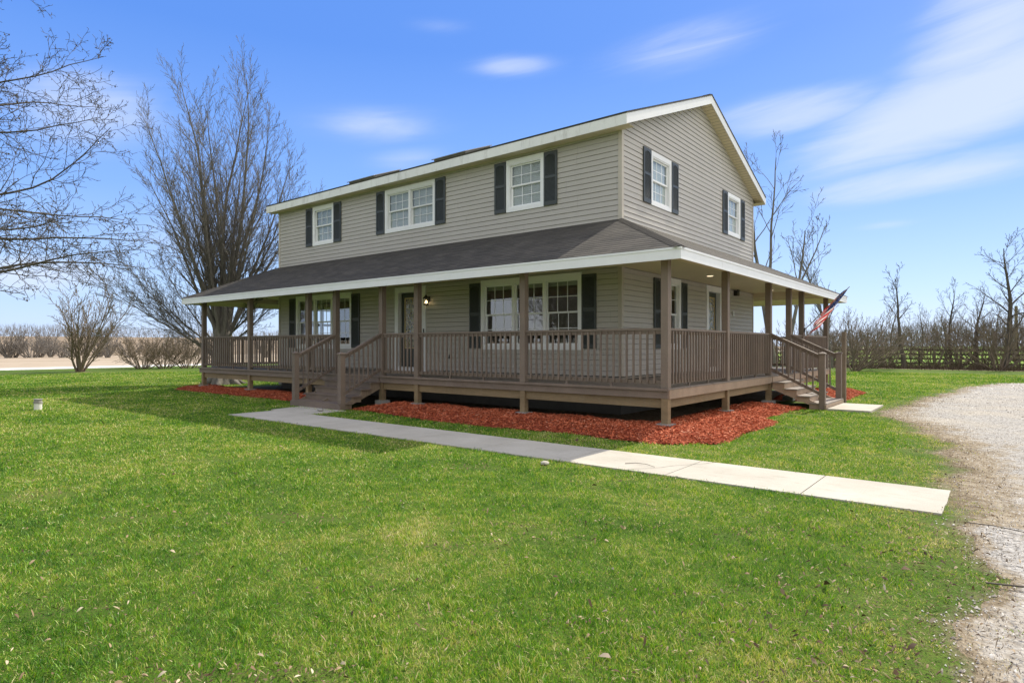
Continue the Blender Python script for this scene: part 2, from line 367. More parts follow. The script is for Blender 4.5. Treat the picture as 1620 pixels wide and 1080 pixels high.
# leaded door glass
m, n = mat('leaded_glass'); tc = n.add('ShaderNodeTexCoord').outputs['Object']
vr = n.add('ShaderNodeTexVoronoi', {'Vector': n.mapping(tc, (1, 1, .7)), 'Scale': 13.0}, feature='DISTANCE_TO_EDGE').outputs[0]
ln = n.math('LESS_THAN', vr, .05)
col = n.mix(ln, n.ramp(n.noise(tc, 9, 4, .7), [(.38, (.02, .024, .024)), (.66, (.30, .32, .31))]), (.45, .36, .18))
finish(n, col, .12, vr, .6, .02, .9); M['leaded'] = m
m, n = mat('lamp_glow'); e = n.add('ShaderNodeEmission', {'Color': (1, .72, .36, 1), 'Strength': 7.0}); n.l.new(e.outputs[0], n.add('ShaderNodeOutputMaterial').inputs[0]); M['glow'] = m
m, n = mat('lamp_disc'); e = n.add('ShaderNodeEmission', {'Color': (1, .78, .5, 1), 'Strength': 1.1}); n.l.new(e.outputs[0], n.add('ShaderNodeOutputMaterial').inputs[0]); M['disc'] = m
m, n = mat('lantern_glass'); p = finish(n, (.8, .6, .35), .1, None, spec=.5, extra={'Transmission Weight': .9, 'IOR': 1.1}); M['lantern'] = m

# ------------------------------------------------------------------ ground
def sd_noise(x, y, s=1.0, seed=0):
    r = np.zeros_like(x)
    rg = np.random.RandomState(seed)
    for k in range(6):
        a, b = rg.uniform(-1, 1, 2)*s*(1.5**k); ph = rg.uniform(0, 6.28)
        r += np.sin(x*a+y*b+ph)*(.75**k)
    return r/2.2
_dx = np.array([6.5, 4.66, 4.62, 4.50, 4.48, 4.45, 4.0, 3.2, 2.7, 2.5, 2.65, 3.1, 3.7, 4.6, 6.2, 10.0])
_dy = np.array([-30., -8.0, -5.9, -4.5, -2.65, -1.0, 1.77, 4.94, 5.8, 6.9, 8.5, 13.2, 19.0, 23.2, 24.2, 24.6])
def drive_edge(y):                                # x of the driveway's left edge
    e = np.interp(y, _dy, _dx)
    return e
def drive_sd(x, y):                               # >0 inside the driveway, metres
    d = x-drive_edge(y)
    d = np.minimum(d, (24.4-y)) + sd_noise(x, y, 2.3, 3)*.16
    return d
WALK = (-9.25, 4.38, -3.5, -2.3)
big = MB(); big.face([(-3000,-3000,G-.06),(3000,-3000,G-.06),(3000,3000,G-.06),(-3000,3000,G-.06)])
tag(big.build('ground', M['fargrass']), kind='structure')
def grid(x0, x1, y0, y1, st):
    nx = int((x1-x0)/st)+1; ny = int((y1-y0)/st)+1
    X, Y = np.meshgrid(np.linspace(x0, x1, nx), np.linspace(y0, y1, ny))
    idx = np.arange(nx*ny).reshape(ny, nx)
    F = np.stack([idx[:-1,:-1], idx[:-1,1:], idx[1:,1:], idx[1:,:-1]], -1).reshape(-1, 4)
    return X.ravel(), Y.ravel(), F
X, Y, F = grid(-46.3, 30, -30, 41, .25)
soil = np.clip(.5+(drive_sd(X, Y)+np.where(Y < -3.4, .05, .24))*1.4, 0, 1)*(X > 0)
soil = np.maximum(soil, np.clip(1-(np.hypot((X+9.2)/1.2, (Y+1.2)/.55)), 0, 1)*1.1)
soil = np.maximum(soil, np.clip((Y-38.3)/2.0, 0, 1))
soil = np.maximum(soil, np.clip(1.3-np.hypot(X+39.86, Y-2.66)/.9, 0, 1))
und = ((X > -18.2) & (X < -.1) & (Y > .1) & (Y < 13)).astype(float)
soil = np.maximum(soil, und)
lawn = npmesh('lawn', np.stack([X, Y, np.full_like(X, G)], 1), F, M['lawn'], 4, {'soil': soil}); tag(lawn, kind='structure')
X, Y, F = grid(2, 30, -14, 26, .08)
s = drive_sd(X, Y); keep = (s[F] > -.05).all(1)
drv = npmesh('driveway', np.stack([X, Y, G+.005-.03*np.clip(1-s/.12, 0, 1)**2], 1), F[keep], M['drive'], 4, {'core': np.clip(s*np.where(Y < -3.6, 2.6, np.where(Y < 8, .75, 1.2)), 0, 1)}); tag(drv, kind='structure')
rd = MB(); rd.face([(-46.0,-300,G+.01),(-46.6,300,G+.01),(-51.6,300,G+.01),(-51.0,-300,G+.01)]); tag(rd.build('road', M['road']), kind='structure')
fd = MB(); fd.face([(-51.5,-600,G-.02),(-52.1,600,G-.02),(-400,600,G-.02),(-400,-600,G-.02)]); tag(fd.build('field', M['field']), kind='structure')
# low brown rise beyond the field
X, Y, F = grid(-700, -106, -500, 700, 12)
t = np.clip((-106-X)/300., 0, 1); Z = G-.03+ 6.0*t*t*(3-2*t)*(1+.12*np.sin(Y/90.))
hl = npmesh('hill', np.stack([X, Y, Z], 1), F, M['hill'], 4, smooth=True); tag(hl, kind='structure')

# front walk: slabs cast as one path with joints and a crack
wk = MB(); x0, x1, y0, y1 = WALK
rg = random.Random(4)
xs = [x0, -7.75, -6.2, -4.65, -3.1, -1.55, 0, 1.55, 3.1, x1]
for i in range(len(xs)-1):
    a, b = xs[i]+.006, xs[i+1]-.006
    if i == len(xs)-2:
        rag = [(b-.02+rg.uniform(-.008, .004), y0+(y1-y0)*k_/14) for k_ in range(15)]; wk.prism([(a, y1), (a, y0)]+rag, G-.05, G+.018); continue
    wk.hexa([(a,y0,G-.05),(b,y0,G-.05),(b,y1,G-.05),(a,y1,G-.05),(a,y0,G+.018),(b,y0,G+.018),(b,y1,G+.018),(a,y1,G+.018)])
wk.hexa([(-9.5,-2.295,G-.05),(-7.8,-2.295,G-.05),(-7.8,-1.3,G-.05),(-9.7,-1.3,G-.05),(-9.5,-2.295,G+.016),(-7.8,-2.295,G+.016),(-7.8,-1.3,G+.016),(-9.7,-1.3,G+.016)])
wk = wk.build('walkway', M['walk'], bevel=.008); tag(wk, kind='structure')
ck = MB(); pts = []; x = 2.05; y = -3.5
px, py = 1.02, -3.49
for i in range(12):
    nx = px+.035+rg.uniform(-.02, .05); ny = py+.10
    ck.face([(px-.004, py, G+.0195), (px+.004, py, G+.0195), (nx+.004, ny, G+.0195), (nx-.004, ny, G+.0195)]); px, py = nx, min(ny, -2.31)
ck.build('crack', M['black'], wk)
pad = MB().box(1.36, 2.3, 6.25, 8.2, G-.05, G+.05).build('step_pad', M['walk'], bevel=.01); tag(pad, kind='structure')

# ------------------------------------------------------------------ lapped surfaces (siding, shingles)
def clip(poly, a, b, c):                          # keep a*u+b*v<=c
    out = []
    for i in range(len(poly)):
        p, q = poly[i], poly[(i+1) % len(poly)]
        dp = a*p[0]+b*p[1]-c; dq = a*q[0]+b*q[1]-c
        if dp <= 1e-9: out.append(p)
        if (dp < -1e-9 and dq > 1e-9) or (dp > 1e-9 and dq < -1e-9):
            t = dp/(dp-dq); out.append((p[0]+(q[0]-p[0])*t, p[1]+(q[1]-p[1])*t))
    return out if len(out) > 2 else []
def lap(mb, poly, O, U, V, expo, proud, holes=(), v_start=None, groove=None):
    groove = (proud > .012) if groove is None else groove
    O = Vector(O); U = Vector(U); V = Vector(V); N = U.cross(V).normalized()
    v0 = min(p[1] for p in poly) if v_start is None else v_start; vmax = max(p[1] for p in poly)
    k = 0
    while v0 < vmax-1e-6:
        v1 = v0+expo
        cuts = sorted({v0, v1} | ({v1-.016} if groove else set()) | {h[j] for h in holes for j in (2, 3) if v0 < h[j] < v1})
        for a, b in zip(cuts[:-1], cuts[1:]):
            st = clip(clip(poly, 0, -1, -a), 0, 1, b)
            if not st: continue
            us = [p[0] for p in st]; umin, umax = min(us), max(us)
            segs = [(umin, umax)]
            for h in holes:
                if h[2] < (a+b)/2 < h[3]:
                    ns_ = []
                    for s0, s1 in segs:
                        if h[0] > s0 and h[0] < s1: ns_.append((s0, h[0]))
                        if h[1] > s0 and h[1] < s1: ns_.append((h[1], s1))
                        if h[0] >= s1 or h[1] <= s0: ns_.append((s0, s1))
                    segs = ns_
            for s0, s1 in segs:
                pc = clip(clip(st, -1, 0, -s0), 1, 0, s1)
                if not pc: continue
                P = [O+U*u+V*v+N*(proud*(1-(v-v0)/expo) if not groove or v < v1-.0161 else (.003 if v < v1-.001 else -.014)) for u, v in pc]
                mb.face(P, [(u, v) for u, v in pc])
                bot = [p for p in pc if abs(p[1]-a) < 1e-6]
                if a == v0 and len(bot) >= 2:
                    b0 = min(p[0] for p in bot); b1 = max(p[0] for p in bot)
                    lo = -.014 if groove else 0.0
                    mb.face([O+U*b0+V*a+N*lo, O+U*b1+V*a+N*lo, O+U*b1+V*a+N*proud, O+U*b0+V*a+N*proud], [(b0, a)]*4)
        v0 = v1; k += 1

house = thing('house', 'two-storey beige farmhouse with a wrap-around brown porch and dark shingled roofs', 'house', (-9.3, 6.9, 0))
HI = Matrix.Translation(house.location).inverted()
def hp(o, parent=house):                          # parent keeping world place
    o.parent = parent; o.matrix_parent_inverse = HI if parent is house else Matrix.Identity(4); return o
def part(mb, name, m, parent=house, **k): return hp(mb.build(name, m, None, **k), parent)

XL, XR, YF, YB = -16.55, -2.12, 2.15, 11.62
ZD, ZU0, ZU1 = .76, 4.36, 6.5
ft = .10                                          # opening lies this far inside the trim
def hole(x0, x1, z0, z1): return (x0+ft, x1-ft, z0+ft, z1-ft)
WF = {'uL': (-14.36,-13.14,4.99,6.36), 'uM': (-10.45,-8.21,4.99,6.34), 'uR': (-5.53,-4.31,4.99,6.36),
      'lR': (-6.43,-3.19,1.37,3.25), 'lL': (-15.41,-12.15,1.37,3.26), 'door': (-9.98,-8.61,.70,3.26)}
WS = {'uN': (3.63,4.82,4.99,6.34), 'uF': (9.05,10.25,5.02,6.36), 'lN': (4.2,5.44,1.37,3.26), 'door': (7.3,8.55,.70,3.27)}
# front wall (u = x - XL)
for nm, z0, z1, ks in (('wall', ZD, 3.32, ('lR', 'lL', 'door')), ('wall', 4.0, ZU1+.06, ('uL', 'uM', 'uR'))):
    mb = MB(); hs_ = []
    for k in ks:
        x0, x1, a, b = WF[k]; h = hole(x0, x1, a, b); hs_.append((h[0]-XL, h[1]-XL, h[2], h[3]))
    lap(mb, [(0, z0), (XR-XL, z0), (XR-XL, z1), (0, z1)], (XL, YF, 0), (1, 0, 0), (0, 0, 1), .127, .013, hs_, v_start=(ZD if z0 < 2 else 4.36-.127*3))
    part(mb, nm, M['siding'])
# side wall facing +X (u = y - YF)
zp = 8.69-.2
slope = (8.69-6.69)/(6.91-1.8)
mb = MB(); hs_ = []
for k in ('lN', 'door'):
    y0_, y1_, a, b = WS[k]; h = hole(y0_, y1_, a, b); hs_.append((h[0]-YF, h[1]-YF, h[2], h[3]))
lap(mb, [(0, ZD), (YB-YF, ZD), (YB-YF, 3.32), (0, 3.32)], (XR, YF, 0), (0, 1, 0), (0, 0, 1), .127, .013, hs_)
part(mb, 'wall', M['siding'])
mb = MB(); hs_ = []
for k in ('uN', 'uF'):
    y0_, y1_, a, b = WS[k]; h = hole(y0_, y1_, a, b); hs_.append((h[0]-YF, h[1]-YF, h[2], h[3]))
zw = zp-(6.91-YF)*slope
gpoly = [(0, 4.0), (YB-YF, 4.0), (YB-YF, zp-(YB-6.91)*slope), (6.91-YF, zp), (0, zw)]
lap(mb, gpoly, (XR, YF, 0), (0, 1, 0), (0, 0, 1), .127, .013, hs_, v_start=4.36-.127*3)
part(mb, 'wall', M['siding'])
# left and rear walls
mb = MB(); lap(mb, [(YF-YB, ZD), (0, ZD), (0, 6.5), (YF-YB, 6.5)], (XL, YF, 0), (0, -1, 0), (0, 0, 1), .127, .013, [(-(4.75-YF), -(3.25-YF), 1.47, 3.15)])
lap(mb, [(YF-YB, 6.5), (0, 6.5), (YF-6.91, zp)], (XL, YF, 0), (0, -1, 0), (0, 0, 1), .127, .013)
part(mb, 'wall', M['siding'])
mb = MB(); lap(mb, [(0, ZD), (XR-XL, ZD), (XR-XL, 6.5), (0, 6.5)], (XR, YB, 0), (-1, 0, 0), (0, 0, 1), .127, .013)
part(mb, 'wall', M['siding'])
# corner boards
for (x, y, a, b) in ((XR, YF, ZD, 3.31), (XR, YF, 4.34, 6.56), (XR, YB, ZD, 3.31), (XR, YB, 4.34, 6.5), (XL, YF, ZD, 3.31), (XL, YF, 4.34, 6.5)):
    sx_ = 1 if x == XR else -1; sy_ = 1 if y == YB else -1
    mb = MB()
    mb.box(min(x+sx_*.022, x-sx_*.075), max(x+sx_*.022, x-sx_*.075), min(y+sy_*.022, y+sy_*.002), max(y+sy_*.022, y+sy_*.002), a, b)
    mb.box(min(x+sx_*.022, x+sx_*.002), max(x+sx_*.022, x+sx_*.002), min(y+sy_*.002, y-sy_*.075), max(y+sy_*.002, y-sy_*.075), a, b)
    part(mb, 'corner_board', M['trim_taupe'])
# foundation with vents
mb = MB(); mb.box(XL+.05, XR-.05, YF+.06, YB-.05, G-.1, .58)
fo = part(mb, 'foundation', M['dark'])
for x in (-13.5, -4.0, -6.9):
    v = MB()
    for i in range(5): v.box(x, x+.4, YF+.03, YF+.058, .22+i*.035, .24+i*.035)
    v.box(x-.03, x+.43, YF+.045, YF+.057, .19, .41); o = v.build('vent', M['black']); o.parent = fo
# interior floors and a partition so rooms read dim
mb = MB(); mb.box(XL+.02, XR-.02, YF+.02, YB-.02, .70, .74); mb.box(XL+.02, XR-.02, YF+.02, YB-.02, 3.5, 3.7); mb.box(XL+.02, XR-.02, YF+.02, YB-.02, 6.44, 6.48)
part(mb, 'interior_floor', M['inner'])
mb = MB(); mb.box(XL+.3, XR-.3, 6.2, 6.3, .75, 3.49); mb.box(-11.0, -10.9, YF+.1, 6.2, .75, 3.49); mb.box(-7.2, -7.1, YF+.1, 6.2, .75, 3.49); mb.box(XL+.3, XR-.3, 5.6, 5.7, 3.71, 6.43)
part(mb, 'interior_wall', M['inner'])

# ------------------------------------------------------------------ windows, shutters, doors
class Fr:                                         # local frame: u along the wall, z up, n outward
    def __init__(s, side): s.side = side
    def p(s, u, nn, z): return (u, YF-nn, z) if s.side == 'F' else (XR+nn, u, z)
    def box(s, mb, u0, u1, n0, n1, z0, z1):
        a = s.p(u0, n0, z0); b = s.p(u1, n1, z1)
        mb.box(min(a[0], b[0]), max(a[0], b[0]), min(a[1], b[1]), max(a[1], b[1]), z0, z1)
def sub(mb, name, m, parent, **k):
    o = mb.build(name, m, None, **k); o.parent = parent; return o
def ring(fr, mb, u0, u1, n0, n1, z0, z1, wd, wt=None, wb=None):
    wt = wt or wd; wb = wb or wd
    fr.box(mb, u0, u0+wd, n0, n1, z0+wb, z1-wt); fr.box(mb, u1-wd, u1, n0, n1, z0+wb, z1-wt)
    fr.box(mb, u0, u1, n0, n1, z1-wt, z1); fr.box(mb, u0, u1, n0, n1, z0, z0+wb)
def window(side, u0, u1, z0, z1, units=1, rows=2, blind=None, look=None):
    fr = Fr(side); mb = MB()
    tw = .115
    ring(fr, mb, u0, u1, -.02, .030, z0, z1, tw-.03, .12, .10)
    ring(fr, mb, u0+.085, u1-.085, -.10, .016, z0+.10, z1-.12, .03)          # inner step
    iu0, iu1 = u0+tw, u1-tw; iz0, iz1 = z0+.13, z1-.15
    uw = (iu1-iu0)/units
    for k in range(1, units): fr.box(mb, iu0+k*uw-.045, iu0+k*uw+.045, -.10, .012, iz0, iz1)
    win = part(mb, 'window', M['white'], bevel=.004)
    for k in range(units):
        a = iu0+k*uw+(.045 if k else 0); b = iu0+(k+1)*uw-(.045 if k < units-1 else 0)
        zm = (iz0+iz1)/2
        for (s0, s1, nn) in ((zm-.015, iz1, -.035), (iz0, zm+.015, -.070)):
            sb = MB(); ring(fr, sb, a, b, nn-.03, nn, s0, s1, .038, .035, .04)
            ga, gb, gz0, gz1 = a+.038, b-.038, s0+.04, s1-.035
            for c in (1, 2): 
                q = ga+(gb-ga)*c/3; fr.box(sb, q-.008, q+.008, nn-.022, nn-.008, gz0, gz1)
            q = gz0+(gz1-gz0)*.5; fr.box(sb, ga, gb, nn-.021, nn-.009, q-.008, q+.008)
            sub(sb, 'sash', M['white'], win)
            pn = MB(); fr.box(pn, ga-.005, gb+.005, nn-.017, nn-.013, gz0-.005, gz1+.005); sub(pn, 'pane', M['glass_clear'] if blind else M['glass'], win)
        if blind:
            bm = MB(); f0 = blind[1]
            nb = int((iz1-iz0)*f0/.05)
            for i in range(nb):
                z = iz1-.02-i*.05
                fr.box(bm, a+.012, b-.012, -.112, -.104, z-.046, z)
            sub(bm, 'blind', M[blind[0]], win)
        else:
            bm = MB(); fr.box(bm, a+.02, b-.02, -.16, -.12, iz1-.13, iz1-.02); sub(bm, 'blind', M['blind'], win)
    return win
def shutter(side, u0, u1, z0, z1):
    fr = Fr(side); mb = MB(); w_ = u1-u0; e = .05
    fr.box(mb, u0, u1, .014, .028, z0, z1)                                    # back panel
    fr.box(mb, u0, u0+e, .028, .046, z0, z1); fr.box(mb, u1-e, u1, .028, .046, z0, z1)
    zm = z0+(z1-z0)*.53
    fr.box(mb, u0+e, u1-e, .028, .045, z0, z0+.10); fr.box(mb, u0+e, u1-e, .028, .045, zm-.035, zm+.035)
    # arched top rail
    N_ = 10
    for i in range(N_):
        a = u0+e+(w_-2*e)*i/N_; b = u0+e+(w_-2*e)*(i+1)/N_; t = ((i+.5)/N_-.5)*2
        fr.box(mb, a, b, .028, .045, z1-.07-.055*t*t, z1)
    # louvres
    for (a, b) in ((z0+.105, zm-.04), (zm+.04, z1-.075)):
        q = a
        while q < b-.02:
            P = [fr.p(u0+e, .029, q+.028), fr.p(u1-e, .029, q+.028), fr.p(u1-e, .042, q+.004), fr.p(u0+e, .042, q+.004)]
            mb.face(P if side == 'S' else P[::-1])
            P = [fr.p(u0+e, .042, q+.004), fr.p(u1-e, .042, q+.004), fr.p(u1-e, .029, q), fr.p(u0+e, .029, q)]
            mb.face(P if side == 'S' else P[::-1]); q += .030
    return part(mb, 'shutter', M['shutter'])
window('F', *WF['uL'], blind=('blind', 1)); window('F', *WF['uM'], units=2, blind=('blind', 1)); window('F', *WF['uR'], blind=('blind', 1))
window('F', *WF['lR'], units=3); window('F', *WF['lL'], units=3)
window('S', *WS['uN'], blind=('blind_bright', 1)); window('S', *WS['uF'], blind=('blind_bright', 1)); window('S', *WS['lN'])
for a, b in ((-14.76,-14.37),(-13.12,-12.71),(-10.86,-10.46),(-8.20,-7.79),(-5.93,-5.54),(-4.30,-3.90)): shutter('F', a, b, 5.0, 6.34)
for a, b in ((-6.84,-6.44),(-3.18,-2.78),(-15.83,-15.42),(-12.14,-11.72)): shutter('F', a, b, 1.41, 3.19)
for a, b in ((3.20,3.61),(4.83,5.24),(8.62,9.03),(10.26,10.66)): shutter('S', a, b, 5.0, 6.34)
for a, b in ((3.78,4.18),(5.46,5.84)): shutter('S', a, b, 1.41, 3.19)

def door(side, u0, u1, z0, z1, flip=False):
    fr = Fr(side); mb = MB(); tw = .16
    ring(fr, mb, u0, u1, -.02, .030, z0, z1, tw, .17, .03)
    fr.box(mb, u0+.10, u0+.16, -.16, -.02, z0, z1-.14); fr.box(mb, u1-.16, u1-.10, -.16, -.02, z0, z1-.14); fr.box(mb, u0+.1, u1-.1, -.16, -.021, z1-.17, z1-.11)
    fr.box(mb, u0+.05, u1-.05, -.15, .045, z0+.031, z0+.13)
    fm = part(mb, 'door', M['white'], bevel=.004)
    a, b, c, d = u0+.165, u1-.165, z0+.14, z1-.18
    s_ = MB(); fr.box(s_, a, b, -.15, -.105, c, d); sub(s_, 'door_panel', M['shutter'], fm)
    g0, g1, h0, h1 = a+.16, b-.16, c+.55, d-.14
    s_ = MB(); ring(fr, s_, g0, g1, -.105, -.085, h0, h1, .035); sub(s_, 'glazing_trim', M['brass'], fm)
    s_ = MB(); fr.box(s_, g0+.035, g1-.035, -.104, -.098, h0+.035, h1-.035); sub(s_, 'glazing', M['leaded'], fm)
    s_ = MB(); q = b-.07; fr.box(s_, q-.025, q+.025, -.105, -.09, c+.82, c+.98); fr.box(s_, q-.015, q+.015, -.09, -.04, c+.88, c+.91); 
    sub(s_, 'handle', M['brass'], fm)
door('F', *WF['door']); door('S', *WS['door'])
# left wall window seen through the rooms
mb = MB()
for (a, b) in ((3.2, 3.98), (4.02, 4.8)):
    for (z0_, z1_) in ((1.42, 2.3), (2.3, 3.2)):
        mb.box(XL-.03, XL+.03, a, a+.05, z0_, z1_); mb.box(XL-.03, XL+.03, b-.05, b, z0_, z1_); mb.box(XL-.029, XL+.029, a+.05, b-.05, z1_-.05, z1_); mb.box(XL-.029, XL+.029, a+.05, b-.05, z0_, z0_+.05)
        mb.box(XL-.01, XL+.01, (a+b)/2-.01, (a+b)/2+.01, z0_+.05, z1_-.05)
part(mb, 'window', M['white'])

# wall lantern
cx, cz = -8.47, 2.78
mb = MB()
mb.box(cx-.05, cx+.05, YF-.035, YF-.02, cz-.02, cz+.14); mb.bar((cx, YF-.03, cz+.10), (cx, YF-.14, cz+.13), .02, .02)
N_ = 6
mb.cyl((cx, YF-.14), .095, cz+.07, cz+.10, 6); mb.cyl((cx, YF-.14), .09, cz+.10, cz+.17, 6, .02); mb.cyl((cx, YF-.14), .08, cz-.12, cz-.10, 6); mb.cyl((cx, YF-.14), .012, cz+.17, cz+.20, 8)
for i in range(6):
    a = math.pi*2*i/6; mb.bar((cx+.078*math.cos(a), YF-.14+.078*math.sin(a), cz-.11), (cx+.088*math.cos(a), YF-.14+.088*math.sin(a), cz+.08), .008, .008, (1, .3, 0))
lan = part(mb, 'wall_lantern', M['black'])
for dx in (-.03, .03):
    b = MB(); b.cyl((cx+dx, YF-.14), .013, cz-.06, cz+.02, 10, .006); sub(b, 'bulb', M['glow'], lan)
# side flood lamp box, doorbell, tap, outlet, recessed lamps
mb = MB(); mb.box(XR+.013, XR+.13, 9.64, 9.86, 3.10, 3.26); mb.box(XR+.13, XR+.145, 9.62, 9.88, 3.24, 3.29); part(mb, 'flood_lamp', M['black'])
mb = MB(); mb.box(-8.70, -8.66, YF-.045, YF-.030, 1.86, 1.98); part(mb, 'doorbell', M['black'])
mb = MB(); mb.box(-7.63, -7.55, YF-.04, YF-.012, 1.10, 1.22); mb.bar((-7.59, YF-.04, 1.16), (-7.59, YF-.10, 1.13), .025, .025); part(mb, 'outdoor_tap', M['black'])
mb = MB(); mb.box(XR+.014, XR+.04, 9.55, 9.63, 2.45, 2.58); part(mb, 'outlet_cover', M['white'])
for (x, y) in ((-1.2, 5.2), (-1.2, 10.5), (-4.8, 1.1), (-9.0, 1.1), (-13.8, 1.1)):
    mb = MB(); mb.cyl((x, y), .10, 3.285, 3.298, 20); lm = part(mb, 'ceiling_lamp', M['white'])
    b = MB(); b.cyl((x, y), .078, 3.279, 3.2845, 20); sub(b, 'diffuser', M['disc'], lm)

# ------------------------------------------------------------------ porch
DX0, DX1, DY0, DY1 = -18.3, 0.0, 0.0, 13.2
mb = MB()
def board(x0, x1, y0, y1): mb.box(x0, x1, y0, y1, .664, .69)
y = DY0-.02
k = 0
while y < YF-.05: board(DX0-.02, DX1+.02, y, min(y+.138, YF)); y += .144
y = YB+.02
while y < DY1: board(DX0-.02, DX1+.02, y, y+.138); y += .144
x = XR+.02
while x < DX1: board(x, min(x+.138, DX1+.02), YF+.03, YB); x += .144
x = DX0-.02
while x < XL-.05: board(x, min(x+.138, XL), YF+.03, YB); x += .144
part(mb, 'deck_floor', M['deck_floor'])
# rim boards: front has a painted fascia and cap; side shows the faded rim board
mb = MB(); mb.box(DX0, DX1, DY0-.002, DY0+.04, .505, .655); mb.box(DX0-.03, DX1+.025, DY0-.045, DY0-.021, .645, .692)
part(mb, 'rim_board', M['deckpaint'])
mb = MB(); mb.box(DX1-.04, DX1+.012, DY0+.041, 6.28, .495, .675); mb.box(DX1-.04, DX1+.012, 8.40, DY1, .495, .675); mb.box(DX1-.04, DX1+.008, 6.28, 8.40, .5, .66); part(mb, 'rim_board', M['sidewood'])
mb = MB(); mb.box(DX0-.012, DX0+.04, DY0+.041, DY1, .505, .66); part(mb, 'rim_board', M['deckpaint'])
mb = MB(); mb.box(DX0, DX1, DY1-.04, DY1+.01, .505, .66); part(mb, 'rim_board', M['deckpaint'])
mb = MB()
mb.box(DX0+.06, DX1-.06, .06, .14, .325, .50); mb.box(DX1-.14, DX1-.06, .145, DY1-.1, .325, .49); mb.box(DX0+.06, DX0+.14, .145, DY1-.1, .325, .50); mb.box(DX0+.2, DX1-.2, DY1-.16, DY1-.08, .325, .50)
part(mb, 'support_beam', M['raw_wood'])
mb = MB(); x = DX0+.5
while x < DX1-.1:
    mb.box(x, x+.04, .15, YF, .50, .66); x += .41
part(mb, 'joists', M['raw_wood'])

PW = .07
fposts = [-18.09, -14.83, -11.46, -10.10, -8.08, -6.72, -3.36, -.13]
sposts = [3.17, 6.37, 8.31, 9.72, 12.98]
plist = [(x, .07) for x in fposts] + [(-.07, y) for y in sposts] + [(DX0+.14, y) for y in (3.3, 6.5, 9.75, 12.98)] + [(x, 12.98) for x in (-14.8, -11.4, -8.0, -4.7)]
plist = [(-.07 if x == -.13 else x, y) for x, y in plist]
for (x, y) in plist:
    mb = MB(); mb.box(x-PW, x+PW, y-PW, y+PW, .693, 3.12)
    o = part(mb, 'porch_post', M['deckpaint'], bevel=.006)
for (x, y) in plist:
    mb = MB(); mb.box(x-.065, x+.065, y-.065+.0, y+.065, .04, .504 if y < .2 else .49); ps = part(mb, 'deck_pier', M['raw_wood'], bevel=.005)
    b = MB(); zb = .04; b.box(x-.14, x+.14, y-.14, y+.14, -.10, .04); sub(b, 'footing', M['concrete'], ps, bevel=.015)

def railing(a, b, zt=1.80, zb=.80, zt2=None, zb2=None, axis=None, cap=True):
    """from a to b in plan, between post faces"""
    zt2 = zt if zt2 is None else zt2; zb2 = zb if zb2 is None else zb2
    ax, ay = a; bx, by = b
    L = math.hypot(bx-ax, by-ay)
    mb = MB(); mb.bar((ax, ay, zt-.02), (bx, by, zt2-.02), .088, .040)
    r = part(mb, 'railing', M['deckpaint'], bevel=.004)
    s_ = MB(); s_.bar((ax, ay, zb-.005), (bx, by, zb2-.005), .04, .075); sub(s_, 'bottom_rail', M['deckpaint'], r)
    s_ = MB(); s_.bar((ax, ay, zt-.075), (bx, by, zt2-.075), .04, .068); sub(s_, 'upper_rail', M['deckpaint'], r)
    nb = max(2, int(round(L/.142))-1)
    px_, py_ = (-(by-ay)/L*.036, (bx-ax)/L*.036)
    if px_ == 0 or abs(py_) > abs(px_): sg = -1 if py_ > 0 else 1
    else: sg = 1 if px_ > 0 else -1
    for i in range(nb):
        t = (i+1)/(nb+1); x = ax+(bx-ax)*t+px_*sg; y = ay+(by-ay)*t+py_*sg; z0_ = zb+(zb2-zb)*t-.03; z1_ = zt+(zt2-zt)*t-.055
        s_ = MB(); s_.box(x-.017, x+.017, y-.017, y+.017, z0_, z1_); sub(s_, 'baluster', M['deckpaint'], r)
    for t in ((.33, .66) if L > 2 and zt == zt2 else ()):
        s_ = MB(); x = ax+(bx-ax)*t; y = ay+(by-ay)*t; s_.box(x-.02, x+.02, y-.02, y+.02, .691, zb-.043); sub(s_, 'rail_block', M['deckpaint'], r)
    return r
fp = sorted([p[0] for p in plist if p[1] == .07])
for i in range(len(fp)-1):
    if abs(fp[i]+10.10) < .01: continue           # stair opening
    railing((fp[i]+PW, .07), (fp[i+1]-PW, .07))
sp_ = [.07]+sposts
for i in range(len(sp_)-1):
    if abs(sp_[i]-6.37) < .01: continue
    railing((-.07, sp_[i]+PW), (-.07, sp_[i+1]-PW))
lp = [.07, 3.3, 6.5, 9.75, 12.98]
for i in range(4): railing((DX0+.14, lp[i]+PW), (DX0+.14, lp[i+1]-PW))
bp_ = [-18.16, -14.8, -11.4, -8.0, -4.7, -.07]
for i in range(5): railing((bp_[i]+PW, 12.98), (bp_[i+1]-PW, 12.98))

